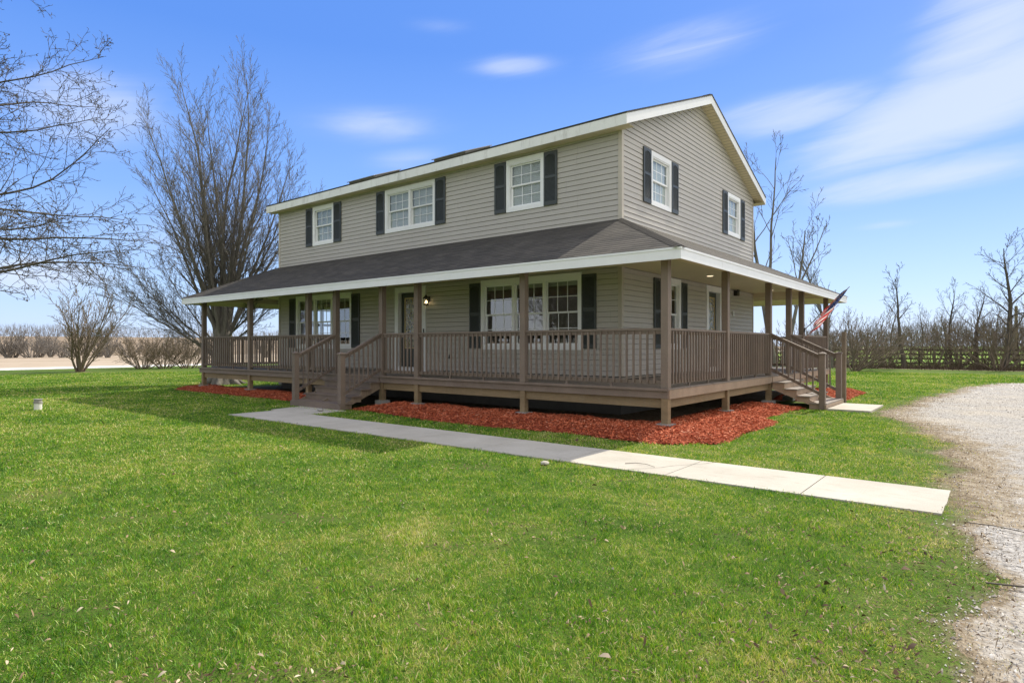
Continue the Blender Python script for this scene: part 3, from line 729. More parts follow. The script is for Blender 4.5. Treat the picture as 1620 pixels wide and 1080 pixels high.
# steps
def steps(kind, c0, c1, zbot):
    """front: runs towards -Y between x=c0..c1;  side: towards +X between y=c0..c1"""
    def P(u, d, z): return (u, -d, z) if kind == 'F' else (d, u, z)
    def bx(mb, u0, u1, d0, d1, z0, z1):
        a = P(u0, d0, z0); b = P(u1, d1, z1); mb.box(min(a[0], b[0]), max(a[0], b[0]), min(a[1], b[1]), max(a[1], b[1]), z0, z1)
    mb = MB(); rise = .164; run = .298
    # stringers cut as sawtooth, one each side and one in the middle
    strs = []
    for u in ((c0+c1)/2, c0+.02, c1-.02):
        mb = MB(); strs.append(mb)
        for i in range(4):
            z1_ = .69-rise*(i+1)-.032; bot = max(G-.02, z1_-.13)
            bx(mb, u-.019, u+.019, .025+run*i, .025+run*(i+1), bot, z1_)
        # angled lower board
        a = P(u, .02, .40); b = P(u, 1.2, -.07); mb.bar(a, b, .034, .12)
    st_ = part(strs[0], 'porch_steps', M['post_wood'])
    for q_ in strs[1:]: sub(q_, 'stringer', M['post_wood'] if kind == 'F' else M['sidewood'], st_)
    for i in range(4):
        z = .69-rise*(i+1); d0 = .03+run*i; last = i == 3
        s_ = MB(); bx(s_, c0-.045, c1+.045, d0+.002, d0+run+.02+(.09 if last else 0), z-.03, z); sub(s_, 'tread', M['deckpaint'] if kind == 'F' else M['deck_floor'], st_, bevel=.005)
        s_ = MB(); bx(s_, c0+.04, c1-.04, d0-.022, d0-.002, z+.001, z+rise-.034); sub(s_, 'riser', M['deckpaint'] if kind == 'F' else M['sidewood'], st_)
    dl = .03+run*4+.09
    s_ = MB(); bx(s_, c0-.09, c1+.09, dl-.022, dl+.02, G-.0, .034-.031); sub(s_, 'riser', M['deckpaint'] if kind == 'F' else M['sidewood'], st_)
    for u in (c0, c1):
        s_ = MB(); bx(s_, u-.068, u+.068, dl-.155, dl-.019, G-.02, 1.255); sub(s_, 'newel_post', M['deckpaint'], st_, bevel=.006)
        s_ = MB(); x, y, _ = P(u, dl-.087, 0)
        s_.box(x-.085, x+.085, y-.085, y+.085, 1.255, 1.28)
        q = [(x-.085, y-.085, 1.28), (x+.085, y-.085, 1.28), (x+.085, y+.085, 1.28), (x-.085, y+.085, 1.28)]
        for i in range(4): s_.face([q[i], q[(i+1) % 4], (x, y, 1.325)])
        sub(s_, 'newel_cap', M['deckpaint'], st_)
        a = P(u, -.0, 0); b = P(u, dl-.155, 0)
        railing((a[0], a[1]), (b[0], b[1]), 1.80, .86, 1.25, .28)
steps('F', -10.10, -8.08, 0); steps('S', 6.37, 8.31, 0)

# porch roof: a skirt round the house, hipped at each corner
ZE, ZT = 3.195, 4.40
OX0, OX1, OY0, OY1 = -18.83, .42, -.40, 13.9
sides = [((OX0,OY0),(OX1,OY0),(XR,YF),(XL,YF)), ((OX1,OY0),(OX1,OY1),(XR,YB),(XR,YF)), ((OX1,OY1),(OX0,OY1),(XL,YB),(XR,YB)), ((OX0,OY1),(OX0,OY0),(XL,YF),(XL,YB))]
mb = MB()
for a, b, c, d in sides:
    A, B, Cc, D = Vector((*a, ZE)), Vector((*b, ZE)), Vector((*c, ZT)), Vector((*d, ZT))
    U = (B-A).normalized(); N0 = U.cross(D-A).normalized(); V = N0.cross(U).normalized()
    poly = [((p-A).dot(U), (p-A).dot(V)) for p in (A, B, Cc, D)]
    lap(mb, poly, A+N0*.004, U, V, .14, .0012 if a[0] == OX1 and b[0] == OX1 else .005)
part(mb, 'porch_roof', M['shingle'])
for a, d in (((OX1,OY0),(XR,YF)), ((OX0,OY0),(XL,YF)), ((OX1,OY1),(XR,YB)), ((OX0,OY1),(XL,YB))):
    A = Vector((*a, ZE)); D = Vector((*d, ZT)); L = (D-A).length; dr = (D-A)/L; sdv = dr.cross(Vector((0,0,1))).normalized(); up = sdv.cross(dr)
    k = int(L/.14); mb = MB()
    for i in range(k):
        p = A+dr*(i*.14); q = A+dr*(i*.14+.16)
        for sg in (-1, 1):
            mb.face([p+up*.030, q+up*.022, q+sdv*sg*.12-up*.030, p+sdv*sg*.12-up*.020])
    part(mb, 'hip_cap', M['shingle'])
mb = MB()
fx = .022
def fasc(mb, x0, x1, y0, y1, z0, z1, drip):
    # front & back boards full length, sides butted between
    mb.box(x0, x1, y0, y0+fx, z0, z1); mb.box(x0, x1, y1-fx, y1, z0, z1)
    mb.box(x1-fx, x1, y0+fx, y1-fx, z0, z1); mb.box(x0, x0+fx, y0+fx, y1-fx, z0, z1)
    d = .012
    mb.box(x0-d, x1+d, y0-d, y0-.001, z1-drip, z1+.003); mb.box(x0-d, x1+d, y1+.001, y1+d, z1-drip, z1+.003)
    mb.box(x1+.001, x1+d, y0-.001, y1+.001, z1-drip, z1+.003); mb.box(x0-d, x0-.001, y0-.001, y1+.001, z1-drip, z1+.003)
fasc(mb, OX0, OX1, OY0, OY1, 2.985, 3.19, .035)
for x in (-16.0, -12.9, -9.8, -6.4, -2.55): mb.box(x, x+.003, OY0-.003, OY0-.001, 2.99, 3.15)
for y in (1.6, 5.0, 9.0): mb.box(OX1+.001, OX1+.003, y, y+.003, 2.99, 3.15)
part(mb, 'porch_fascia', M['white'])
# sloped outer soffit, header beam and flat plank ceiling
mb = MB()
IX0, IX1, IY0, IY1 = DX0+.07, DX1-.0, .0, 13.05
for (a, b, c, d) in (((OX0,OY0),(OX1,OY0),(IX1,IY0),(IX0,IY0)), ((OX1,OY0),(OX1,OY1),(IX1,IY1),(IX1,IY0)), ((OX1,OY1),(OX0,OY1),(IX0,IY1),(IX1,IY1)), ((OX0,OY1),(OX0,OY0),(IX0,IY0),(IX0,IY1))):
    A, B, Cc, D = Vector((*a, 2.99)), Vector((*b, 2.99)), Vector((*c, 3.20)), Vector((*d, 3.20))
    L = (B-A).length; k = int(L/.2)
    for i in range(k):                              # V-grooved strips running outwards
        t0, t1, tg = i/k, (i+1)/k, (i+.86)/k
        p = lambda t, e: (A.lerp(B, t) if e == 0 else D.lerp(Cc, t))
        mb.face([p(t0,0), p(t0,1), p(tg,1), p(tg,0)])
        u = Vector((0,0,.012)); tm = (tg+t1)/2
        mb.face([p(tg,0), p(tg,1), p(tm,1)+u, p(tm,0)+u]); mb.face([p(tm,0)+u, p(tm,1)+u, p(t1,1), p(t1,0)])
part(mb, 'porch_soffit', M['soffit'])
mb = MB()
mb.box(IX0, IX1, IY0, IY0+.14, 3.125, 3.31); mb.box(IX0, IX1, IY1-.14, IY1, 3.125, 3.31); mb.box(IX1-.14, IX1, IY0+.14, IY1-.14, 3.125, 3.31); mb.box(IX0, IX0+.14, IY0+.14, IY1-.14, 3.125, 3.31)
mb.box(XR+.03, IX1-.14, YB-.02, YB+.12, 3.13, 3.31)
part(mb, 'header_beam', M['soffit'])
mb = MB(); zc = 3.30; y = IY0+.14
def plank(x0, x1, y0, y1, along='x'):
    g = .034
    if along == 'x':
        mb.face([(x0,y0,zc),(x0,y1-g,zc),(x1,y1-g,zc),(x1,y0,zc)]); ym = y1-g/2
        mb.face([(x0,y1-g,zc),(x0,ym,zc+.026),(x1,ym,zc+.026),(x1,y1-g,zc)]); mb.face([(x0,ym,zc+.026),(x0,y1,zc),(x1,y1,zc),(x1,ym,zc+.026)])
while y < IY1-.15:
    y2 = y+.10
    if y2 < YF or y > YB: plank(IX0+.14, IX1-.14, y, y2)
    else:
        plank(XR, IX1-.14, y, y2); plank(IX0+.14, XL, y, y2)
    y = y2
part(mb, 'porch_ceiling', M['soffit'])
# roof underlay so no light leaks between shingles and ceiling
mb = MB()
for a, b, c, d in sides:
    mb.face([(*a, ZE-.02), (*b, ZE-.02), (*c, ZT-.02), (*d, ZT-.02)])
part(mb, 'roof_underlay', M['dark'])

# main roof
RX0, RX1, RY0, RY1, RYM = -16.86, -1.80, 1.80, 12.02, 6.91
ZE2, ZR = 6.70, 8.70
mb = MB()
for (A, B, D) in ((Vector((RX0,RY0,ZE2)), Vector((RX1,RY0,ZE2)), Vector((RX0,RYM,ZR))), (Vector((RX1,RY1,ZE2)), Vector((RX0,RY1,ZE2)), Vector((RX1,RYM,ZR)))):
    U = (B-A).normalized(); V = (D-A).normalized(); L = (B-A).length; H = (D-A).length
    lap(mb, [(-.015, -.015), (L+.015, -.015), (L+.015, H), (-.015, H)], A+U.cross(V)*.006, U, V, .14, .005)
    th = .022
    N0 = U.cross(V)
    mb.hexa([A-U*.015-V*.015-N0*.03, B+U*.015-V*.015-N0*.03, B+U*.015+V*H-N0*.03, A-U*.015+V*H-N0*.03, A-U*.015-V*.015+N0*.004, B+U*.015-V*.015+N0*.004, B+U*.015+V*H+N0*.004, A-U*.015+V*H+N0*.004])
rf = part(mb, 'roof', M['shingle'])
mb = MB()
for i in range(int((RX1-RX0)/.2)):
    x = RX0+i*.2; mb.face([(x, RYM, ZR+.035), (x+.22, RYM, ZR+.03), (x+.22, RYM-.14, ZR-.03), (x, RYM-.14, ZR-.022)]); mb.face([(x+.22, RYM, ZR+.03), (x, RYM, ZR+.035), (x, RYM+.14, ZR-.022), (x+.22, RYM+.14, ZR-.03)])
sub(mb, 'ridge_cap', M['shingle'], rf)
mb = MB()
mb.box(RX0, RX1, RY1-.02, RY1, ZE2-.27, ZE2-.012); part(mb, 'eave_fascia', M['fascia']); mb = MB()
mb.box(RX0, RX1, RY0, RY0+.02, ZE2-.27, ZE2-.012)
for x in (-14.9, -11.7, -8.6, -5.5, -3.0): mb.box(x, x+.004, RY0-.002, RY0-.0005, ZE2-.26, ZE2-.03)
part(mb, 'eave_fascia', M['fascia'])
mb = MB()
for xa in (RX1-.02, RX0):
    if xa == RX0: part(mb, 'rake_board', M['white']); mb = MB()
    for s0, s1 in ((RY0, RYM), (RY1, RYM)):
        y0_, y1_ = (s0+.021 if s0 < RYM else s0-.021), s1
        za = ZE2+(.021*slope)
        q = [(xa, y0_, za-.265), (xa, y1_, ZR-.265), (xa, y1_, ZR-.014), (xa, y0_, za-.014)]
        q2 = [(a+.02, b, c) for a, b, c in q]
        mb.hexa([q[0], q2[0], q2[1], q[1], q[3], q2[3], q2[2], q[2]])
part(mb, 'rake_board', M['white'])
mb = MB()                                          # soffits
for (a, b, y0_, y1_) in ((RX0, RX1, RY0+.02, YF), (RX0, RX1, YB, RY1-.02)):
    k = int((b-a)/.15)
    for i in range(k):
        x0_, x1_ = a+(b-a)*i/k, a+(b-a)*(i+1)/k
        mb.face([(x0_, y0_, ZE2-.255), (x0_, y1_, ZE2-.255), (x1_-.012, y1_, ZE2-.255), (x1_-.012, y0_, ZE2-.255)])
        mb.face([(x1_-.012, y0_, ZE2-.255), (x1_-.012, y1_, ZE2-.255), (x1_, y1_, ZE2-.247), (x1_, y0_, ZE2-.247)])
for (xa, xb) in ((XR, RX1-.02), (RX0+.02, XL)):
    for sgn in (-1, 1):
        L = RYM-RY0; k = int(L/.127)
        for i in range(k):
            d0, d1 = i*L/k, (i+1)*L/k
            f = lambda d: (RYM+sgn*d, ZR-.245-d*slope)
            (ya, za), (yb, zb_), (yc, zc_) = f(d0), f(d1-.012), f(d1)
            mb.face([(xa, ya, za), (xb, ya, za), (xb, yb, zb_), (xa, yb, zb_)]); mb.face([(xa, yb, zb_), (xb, yb, zb_), (xb, yc, zc_+.006), (xa, yc, zc_+.006)])
part(mb, 'soffit', M['soffit'])
for (xa, xb) in ((-13.05, -11.7), (-8.85, -7.55)):
    mb = MB(); V = Vector((0, 1, slope)).normalized(); N0 = Vector((1,0,0)).cross(V)
    def K(x, v, h): return Vector((x, RY0, ZE2))+V*v+N0*h
    mb.hexa([K(xa,1.0,0), K(xb,1.0,0), K(xb,2.2,0), K(xa,2.2,0), K(xa,1.0,.09), K(xb,1.0,.09), K(xb,2.2,.09), K(xa,2.2,.09)])
    mb.hexa([K(xa-.05,.95,.0905), K(xb+.05,.95,.0905), K(xb+.05,2.25,.0905), K(xa-.05,2.25,.0905), K(xa-.05,.95,.115), K(xb+.05,.95,.115), K(xb+.05,2.25,.115), K(xa-.05,2.25,.115)])
    sk = part(mb, 'skylight', M['concrete'], bevel=.01)
    b = MB(); b.hexa([K(xa+.03,1.03,.1155), K(xb-.03,1.03,.1155), K(xb-.03,2.17,.1155), K(xa+.03,2.17,.1155), K(xa+.03,1.03,.123), K(xb-.03,1.03,.123), K(xb-.03,2.17,.123), K(xa+.03,2.17,.123)]); sub(b, 'pane', M['glass'], sk)

# ------------------------------------------------------------------ mulch beds
def sdbox(x, y, x0, x1, y0, y1, r):
    cx_, cy_ = (x0+x1)/2, (y0+y1)/2
    qx = np.abs(x-cx_)-(x1-x0)/2+r; qy = np.abs(y-cy_)-(y1-y0)/2+r
    return -(np.hypot(np.maximum(qx, 0), np.maximum(qy, 0))+np.minimum(np.maximum(qx, qy), 0)-r)
def bed_sd(x, y):                                 # >0 inside the bed
    a = sdbox(x, y, -19.2, -10.25, -.62, 3.0, .5)
    front = -.86-.50*np.exp(-((x+4)/3.2)**2)-.35*np.exp(-((x-.2)/1.2)**2)
    b = np.minimum(np.minimum(y-front, 3.0-y), np.minimum(x+7.95, 1.15-x))
    cut = (x-.2)*.7+(-y-.2)*.7
    b = np.minimum(b, .98-cut)
    side = .78+.12*np.sin(y*1.1)
    c = np.minimum(np.minimum(side-x, x+2.4), np.minimum(y+.5, 6.25-y))
    d = sdbox(x, y, -2.4, 1.15, 8.5, 13.6, .6)
    return np.maximum(np.maximum(a, b), np.maximum(c, d))+sd_noise(x, y, 3.2, 8)*.05
def bed_h(x, y):
    s = bed_sd(x, y)
    h = .13*np.clip(s/.55, 0, 1)**.7+.02*sd_noise(x, y, 5, 11)*np.clip(s*3, 0, 1)
    inn = np.minimum(np.minimum(x-DX0, DX1-x), y-DY0)
    return G+h-np.clip(inn-.25, 0, .6)*.12
beds = []
chips_cfg = []
rgn = np.random.RandomState(5)
for nm, (x0, x1, y0, y1), lab in (('mulch_bed', (-19.8, -10.1, -1.4, 1.0), None), ('mulch_bed', (-8.2, 2.6, -2.2, 6.5), None), ('mulch_bed', (-.6, 2.4, 8.4, 15.2), None)):
    X, Y, F = grid(x0, x1, y0, y1, .06)
    s = bed_sd(X, Y)
    ok = (s > -.03) & ((Y < .75) | (X > -.75))
    keep = ok[F].all(1)
    H = bed_h(X, Y)
    o = npmesh(nm, np.stack([X, Y, H+.006], 1), F[keep], M['mulch'], 4, smooth=True)
    tag(o, kind='structure'); beds.append(o)
    # wood chips
    A = (x1-x0)*(y1-y0)
    N_ = int(A*(1500 if x1 > 0 else 1000)); cxs = rgn.uniform(x0, x1, N_); cys = rgn.uniform(y0, y1, N_)
    s = bed_sd(cxs, cys)+rgn.normal(0, .03, N_); k = (s > 0) & ((cys < .5) | (cxs > -.5)); cxs, cys = cxs[k], cys[k]; N_ = len(cxs)
    z = bed_h(cxs, cys)+.012+rgn.uniform(0, .02, N_)
    th_ = rgn.uniform(0, 6.283, N_); ln_ = rgn.uniform(.012, .042, N_); wd_ = rgn.uniform(.004, .011, N_); tl = rgn.normal(0, .35, N_); rl = rgn.normal(0, .6, N_)
    dx, dy, dz = np.cos(th_)*np.cos(tl), np.sin(th_)*np.cos(tl), np.sin(tl)
    ex, ey, ez = -np.sin(th_)*np.cos(rl), np.cos(th_)*np.cos(rl), np.sin(rl)
    P0 = np.stack([cxs, cys, z], 1); Dv = np.stack([dx, dy, dz], 1)*ln_[:, None]; Ev = np.stack([ex, ey, ez], 1)*wd_[:, None]
    V = np.stack([P0-Dv-Ev, P0+Dv-Ev*.4, P0+Dv*.9+Ev, P0-Dv*.8+Ev*.8], 1).reshape(-1, 3)
    F2 = np.arange(N_*4).reshape(-1, 4)
    c_ = np.repeat(rgn.beta(2.2, 2.0, N_), 4)
    ch = npmesh('wood_chips', V, F2, M['chip'], 4, {'c': c_}); tag(ch, kind='stuff'); tag(ch, {0:'red wood chips covering the bed left of the front steps', 2:'red wood chips covering the bed round the porch near corner', 3:'red wood chips covering the bed beyond the side steps'}[len(beds) if len(beds) != 1 else 0], 'mulch')

# ------------------------------------------------------------------ lawn blades, dead leaves, pebbles
rgn = np.random.RandomState(7)
def wedge(N, r0, r1, pw, a0=-44, a1=44):
    """points spread round the camera's stand, nearer ground denser"""
    u = rgn.uniform(0, 1, N); e = 2-pw
    r = (r0**e+u*(r1**e-r0**e))**(1/e)
    a = R(38.59)+np.radians(rgn.uniform(a0, a1, N))
    return CAM[0]-np.sin(a)*r, CAM[1]+np.cos(a)*r, r
def free(x, y):
    f = bed_sd(x, y) < .02
    f &= ~((x > WALK[0]+.02) & (x < WALK[1]-.05) & (y > WALK[2]+.02+.02*np.sin(x*7)) & (y < WALK[3]-.02-.02*np.sin(x*5)))
    f &= ~((x > -9.9) & (x < -7.9) & (y > -2.3) & (y < -1.62))
    f &= ~((x > -18.2) & (x < 0) & (y > .1) & (y < 13.1))
    f &= ~((x > -10.2) & (x < -8.0) & (y > -1.25) & (y < .1)); f &= ~((x > 0) & (x < 1.25) & (y > 6.25) & (y < 8.45))
    f &= ~((x > 1.36) & (x < 2.3) & (y > 6.25) & (y < 8.2))
    f &= (x > -46) & (y < 38.6)
    return f
def blades(name, N, r0, r1, pw, hh, ww, label):
    x, y, r = wedge(N, r0, r1, pw, -50, 52)
    ds = -drive_sd(x, y)                                       # distance outside the drive
    pr = np.clip(.15+ds*1.6+sd_noise(x, y, 5, 21)*.6+sd_noise(x, y, 17, 22)*.4, .0, 1)
    bare = np.clip((sd_noise(x, y, 2.4, 31)+sd_noise(x, y, 7, 33)*.8-.75)*1.6+np.clip(.35-ds*.2, 0, .3), 0, .85)*(ds < 9)+.25*np.clip(sd_noise(x, y, 11, 35), 0, 1)
    near_step = np.clip(1.0-np.hypot((x+9.2)/1.3, (y+1.2)/.6), 0, 1)
    k = free(x, y) & (rgn.uniform(0, 1, N) < pr*(1-bare)*(1-near_step))
    x, y, r, ds = x[k], y[k], r[k], ds[k]; N = len(x)
    cl_ = sd_noise(x, y, 9, 41)
    h = hh*(.45+1.1*rgn.uniform(0, 1, N))*(1+.4*cl_)*np.clip(.6+ds*.5, .55, 1); wd_ = ww*(.6+.8*rgn.uniform(0, 1, N))*np.maximum(1, r/4.8)
    th_ = rgn.uniform(0, 6.283, N); la = rgn.uniform(0, 6.283, N); lean = rgn.uniform(.1, 1.3, N)*h
    cx_, sx2 = np.cos(th_)*wd_, np.sin(th_)*wd_
    z = np.full(N, G-.004)
    base = np.stack([x, y, z], 1); sv = np.stack([cx_, sx2, np.zeros(N)], 1)
    tip = base+np.stack([np.cos(la)*lean, np.sin(la)*lean, h], 1)
    straw = rgn.uniform(0, 1, N) < .10+.08*np.clip(sd_noise(x, y, 2.0, 43), -1, 1)
    c_ = np.clip(rgn.normal(.36, .25, N)+straw*.5+np.clip(.8-ds, 0, .8)*.4, 0, 1.2)
    tip[straw, 2] = base[straw, 2]+(tip[straw, 2]-base[straw, 2])*.45; tip[straw, :2] += (tip[straw, :2]-base[straw, :2])*.4
    mid = base+(tip-base)*.55+np.stack([np.zeros(N), np.zeros(N), h*.16], 1)
    V = np.stack([base-sv, base+sv, mid+sv*.8, mid-sv*.8, tip], 1).reshape(-1, 3)
    i = np.arange(N)[:, None]*5
    F = np.concatenate([i+0, i+1, i+2, i+0, i+2, i+3, i+3, i+2, i+4], 1).reshape(-1, 3)
    o = npmesh(name, V, F, M['blade'], 3, {'c': np.repeat(c_, 5)}); tag(o, label, 'grass', kind='stuff'); return o
blades('grass', 1350000, 1.6, 44, 1.5, .026, .0017, 'short green lawn grass round the house with dry patches')
# dead leaves and straw scattered on the lawn
x, y, r = wedge(110000, 2.0, 26, 1.4, -50, 50)
dd = -drive_sd(x, y); brn = np.clip(sd_noise(x, y, 2.4, 31)+sd_noise(x, y, 7, 33)*.8-.6, 0, 1)
pr = np.clip(.035+brn*.8*(dd < 8)+np.clip(sd_noise(x, y, 3.1, 51)+.9*sd_noise(x, y, 11, 52)-.80, 0, 2)*.75*np.clip(1.3-dd*.06, .35, 1)+np.clip(1.3-np.abs(dd-.35), 0, 1.3)*.30*(y < -3.6)+np.clip(.7-np.abs(dd-.1), 0, .7)*.25, 0, 1)
k = free(x, y) & (dd > -1.3*rgn.uniform(0, 1, len(x))**2) & (rgn.uniform(0, 1, len(x)) < pr); x, y, r = x[k], y[k], r[k]; N_ = len(x)
th_ = rgn.uniform(0, 6.283, N_); L = rgn.uniform(.006, .021, N_)*(1+(rgn.uniform(0, 1, N_) < .012)*1.1); W_ = L*rgn.uniform(.06, .36, N_); z = G+rgn.uniform(.020, .040, N_)
d = np.stack([np.cos(th_), np.sin(th_), rgn.normal(0, .5, N_)], 1)*L[:, None]; e = np.stack([-np.sin(th_), np.cos(th_), rgn.normal(0, .7, N_)], 1)*W_[:, None]
P0 = np.stack([x, y, z], 1); up_ = np.zeros((N_, 3)); up_[:, 2] = W_*.9
V = np.stack([P0-d, P0-d*.3-e+up_, P0+d*.4-e*.8+up_, P0+d, P0+d*.3+e+up_, P0-d*.4+e*.9+up_], 1).reshape(-1, 3)
i = np.arange(N_)[:, None]*6; F = np.concatenate([i, i+1, i+5, i+1, i+4, i+5, i+1, i+2, i+4, i+2, i+3, i+4], 1).reshape(-1, 3)
o = npmesh('dead_leaves', V, F, M['leaf'], 3, {'c': np.repeat(rgn.beta(1.6, 1.8, N_), 6)}); tag(o, 'dry brown leaves and straw scattered over the lawn', 'leaf litter', kind='stuff')
# matted dead grass along the drive edge
x, y, r = wedge(120000, 2.0, 24, 1.3, -46, 5)
dd = drive_sd(x, y); wdt = np.where(y < -3.6, .35, .85)
k = (dd > -.35) & (rgn.uniform(0, 1, len(x)) < np.clip(1.1-np.abs(dd-.15)/wdt+.5*sd_noise(x, y, 6, 71), 0, 1)*.75) & free(x, y); x, y, r = x[k], y[k], r[k]; N_ = len(x)
th_ = rgn.uniform(0, 6.283, N_); L = rgn.uniform(.008, .03, N_); W_ = rgn.uniform(.0012, .003, N_)*np.maximum(1, r/5); hz = rgn.uniform(.0, .016, N_)
b0 = np.stack([x, y, np.full(N_, G+.004)], 1); tp = b0+np.stack([np.cos(th_)*L, np.sin(th_)*L, hz+.004], 1); sv = np.stack([-np.sin(th_)*W_, np.cos(th_)*W_, np.zeros(N_)], 1)
V = np.stack([b0-sv, b0+sv, tp], 1).reshape(-1, 3); F = np.arange(N_*3).reshape(-1, 3)
o = npmesh('dry_grass', V, F, M['leaf'], 3, {'c': np.repeat(rgn.beta(1.5, 1.7, N_), 3)}); tag(o, 'matted dead grass along the edge of the gravel drive', 'dead grass', kind='stuff')
# pebbles on the driveway
x, y, r = wedge(150000, 2.5, 34, 1.4, -48, 5)
k = (drive_sd(x, y) > -.1+rgn.uniform(0, .5, len(x))) & (sd_noise(x, y, 1.2, 61) > -.9) & (x < 29); x, y, r = x[k], y[k], r[k]; N_ = len(x)
s_ = rgn.uniform(.003, .008, N_)*(1+(rgn.uniform(0, 1, N_) < .02)*1.2)*np.maximum(1, r/11)
ang = rgn.uniform(0, 6.283, N_); q = []
for j in range(4): q.append(np.stack([x+np.cos(ang+j*1.571)*s_*(1.2 if j % 2 else .8), y+np.sin(ang+j*1.571)*s_*(1.2 if j % 2 else .8), np.full(N_, G+.004)], 1))
q.append(np.stack([x+rgn.normal(0, .2, N_)*s_, y+rgn.normal(0, .2, N_)*s_, G+.006+s_*.9], 1))
V = np.stack(q, 1).reshape(-1, 3); i = np.arange(N_)[:, None]*5; F = np.concatenate([i, i+1, i+4, i+1, i+2, i+4, i+2, i+3, i+4, i+3, i, i+4], 1).reshape(-1, 3)
o = npmesh('pebbles', V, F, M['pebble'], 3, {'c': np.repeat(rgn.beta(1.7, 1.6, N_), 5)}); tag(o, 'loose pale pebbles scattered over the gravel drive', 'gravel', kind='stuff')
# ------------------------------------------------------------------ trees
def orth(d):
    a = Vector((0, 0, 1)) if abs(d.z) < .9 else Vector((1, 0, 0))
    s = d.cross(a).normalized(); return s, s.cross(d).normalized()
def branch(out, p, d, L, r, lvl, P, rg):
    n_ = P['seg'][lvl]; st = L/n_; pts = [(p.copy(), r)]; dirs = [d.copy()]
    tr = P['trop'][lvl]; wb = P['wob'][lvl]; rt = r*P['tip'][lvl]
    q = p.copy(); dd = d.copy()
    for i in range(n_):
        dd = (dd+Vector((rg.gauss(0, wb), rg.gauss(0, wb), rg.gauss(0, wb)+tr))).normalized()
        q = q+dd*st; pts.append((q.copy(), max(r+(rt-r)*(i+1)/n_, P['rmin']))); dirs.append(dd.copy())
    out.append((pts, lvl))
    if lvl+1 >= P['lv']: return
    nc = P['n'][lvl]; s0 = P['start'][lvl]; ph = rg.uniform(0, 6.28)
    for c in range(nc):
        f = s0+(1-s0)*(c+rg.random())/nc; k = min(int(f*n_), n_-1); t = f*n_-k
        bp = pts[k][0].lerp(pts[k+1][0], t); br_ = pts[k][1]*(1-t)+pts[k+1][1]*t; bd = dirs[k+1]
        s, u = orth(bd); ph += 2.399+rg.uniform(-.5, .5); a = R(rg.gauss(P['ang'][lvl], P['ang'][lvl]*.22))
        cd_ = (bd*math.cos(a)+(s*math.cos(ph)+u*math.sin(ph))*math.sin(a)).normalized()
        branch(out, bp, cd_, L*P['ratio'][lvl]*(1-f*P['short'][lvl])*rg.uniform(.7, 1.2), max(br_*P['rr'][lvl], P['rmin']), lvl+1, P, rg)
def tubes(paths):
    Vs, Fs, base = [], [], 0
    for pts, lvl in paths:
        rad = pts[0][1]; sides_ = 10 if rad > .12 else 6 if rad > .04 else 4 if rad > .015 else 3
        m_ = len(pts); C_ = np.array([p for p, _ in pts]); Rr = np.array([r for _, r in pts])
        T = np.gradient(C_, axis=0); T /= np.linalg.norm(T, axis=1)[:, None]+1e-9
        ref = np.array([0, 0, 1.]) if abs(T[0, 2]) < .9 else np.array([1., 0, 0])
        S = np.cross(T, ref); S /= np.linalg.norm(S, axis=1)[:, None]+1e-9; U_ = np.cross(S, T)
        an = np.arange(sides_)*2*math.pi/sides_
        ringv = C_[:, None]+Rr[:, None, None]*(S[:, None]*np.cos(an)[None, :, None]+U_[:, None]*np.sin(an)[None, :, None])
        Vs.append(ringv.reshape(-1, 3)); idx = base+np.arange(m_*sides_).reshape(m_, sides_); nx = np.roll(idx, -1, 1)
        Fs.append(np.stack([idx[:-1], nx[:-1], nx[1:], idx[1:]], -1).reshape(-1, 4)); base += m_*sides_
    return np.concatenate(Vs), np.concatenate(Fs)
def mktree(name, label, cat, loc, trunks, limbs, P, seed, m, group=None, rz=0, flare=None):
    rg = random.Random(seed); t = thing(name, label, cat, loc, group); t.rotation_euler.z = rz
    out = []
    for (p, d, L, r) in limbs: branch(out, Vector(p), Vector(d).normalized(), L, r, 0, P, rg)
    if trunks:
        V, F = tubes([([(Vector(p), r) for p, r in tk], 0) for tk in trunks]); npmesh('trunk', V, F, m, 4, parent=t, smooth=True)
    V, F = tubes(out); npmesh('crown', V, F, m, 4, parent=t, smooth=True)
    return t
def copy_tree(src, loc, rz, s, label, group=None, zs=1.0):
    r = src.copy(); C.objects.link(r); r.location = loc; r.rotation_euler = (0, 0, rz); r.scale = (s, s, s*zs); r['label'] = label
    if group: r['group'] = group
    elif 'group' in r: del r['group']
    for ch in list(src.children):
        c = ch.copy(); C.objects.link(c); c.parent = r
    return r

def camdir(depth, right, z):                      # offset helper in plan: depth along the view, right across it
    return Vector((right*.7814-depth*.624, right*.624+depth*.7814, z))

# the tall vase-shaped tree left of the house: many steep limbs from a short thick bole
rg = random.Random(12); limbs = []
for i in range(20):
    a = i*2.399+.4; tilt = R(3+1.95*i) if i < 17 else R(9)
    z0 = 1.0+.08*i+rg.uniform(0, .6) if i > 3 else 2.0
    limbs.append(((math.cos(a)*.18, math.sin(a)*.18, z0), (math.cos(a)*math.sin(tilt), math.sin(a)*math.sin(tilt), math.cos(tilt)), 10.6-.30*i+rg.uniform(-.5, .5), .115-.0028*i))
for i in range(8):                                # low spreading limbs, most towards the picture's left
    b = rg.uniform(-1.2, 1.6); v = camdir(rg.uniform(-.6, .5), -1 if i < 5 else .9, 0).normalized(); a = R(rg.uniform(40, 66))
    limbs.append(((v.x*.15, v.y*.15, .9+.15*i), (v.x*math.sin(a), v.y*math.sin(a), math.cos(a)), rg.uniform(4.0, 5.6) if i < 5 else 3.6, .045))
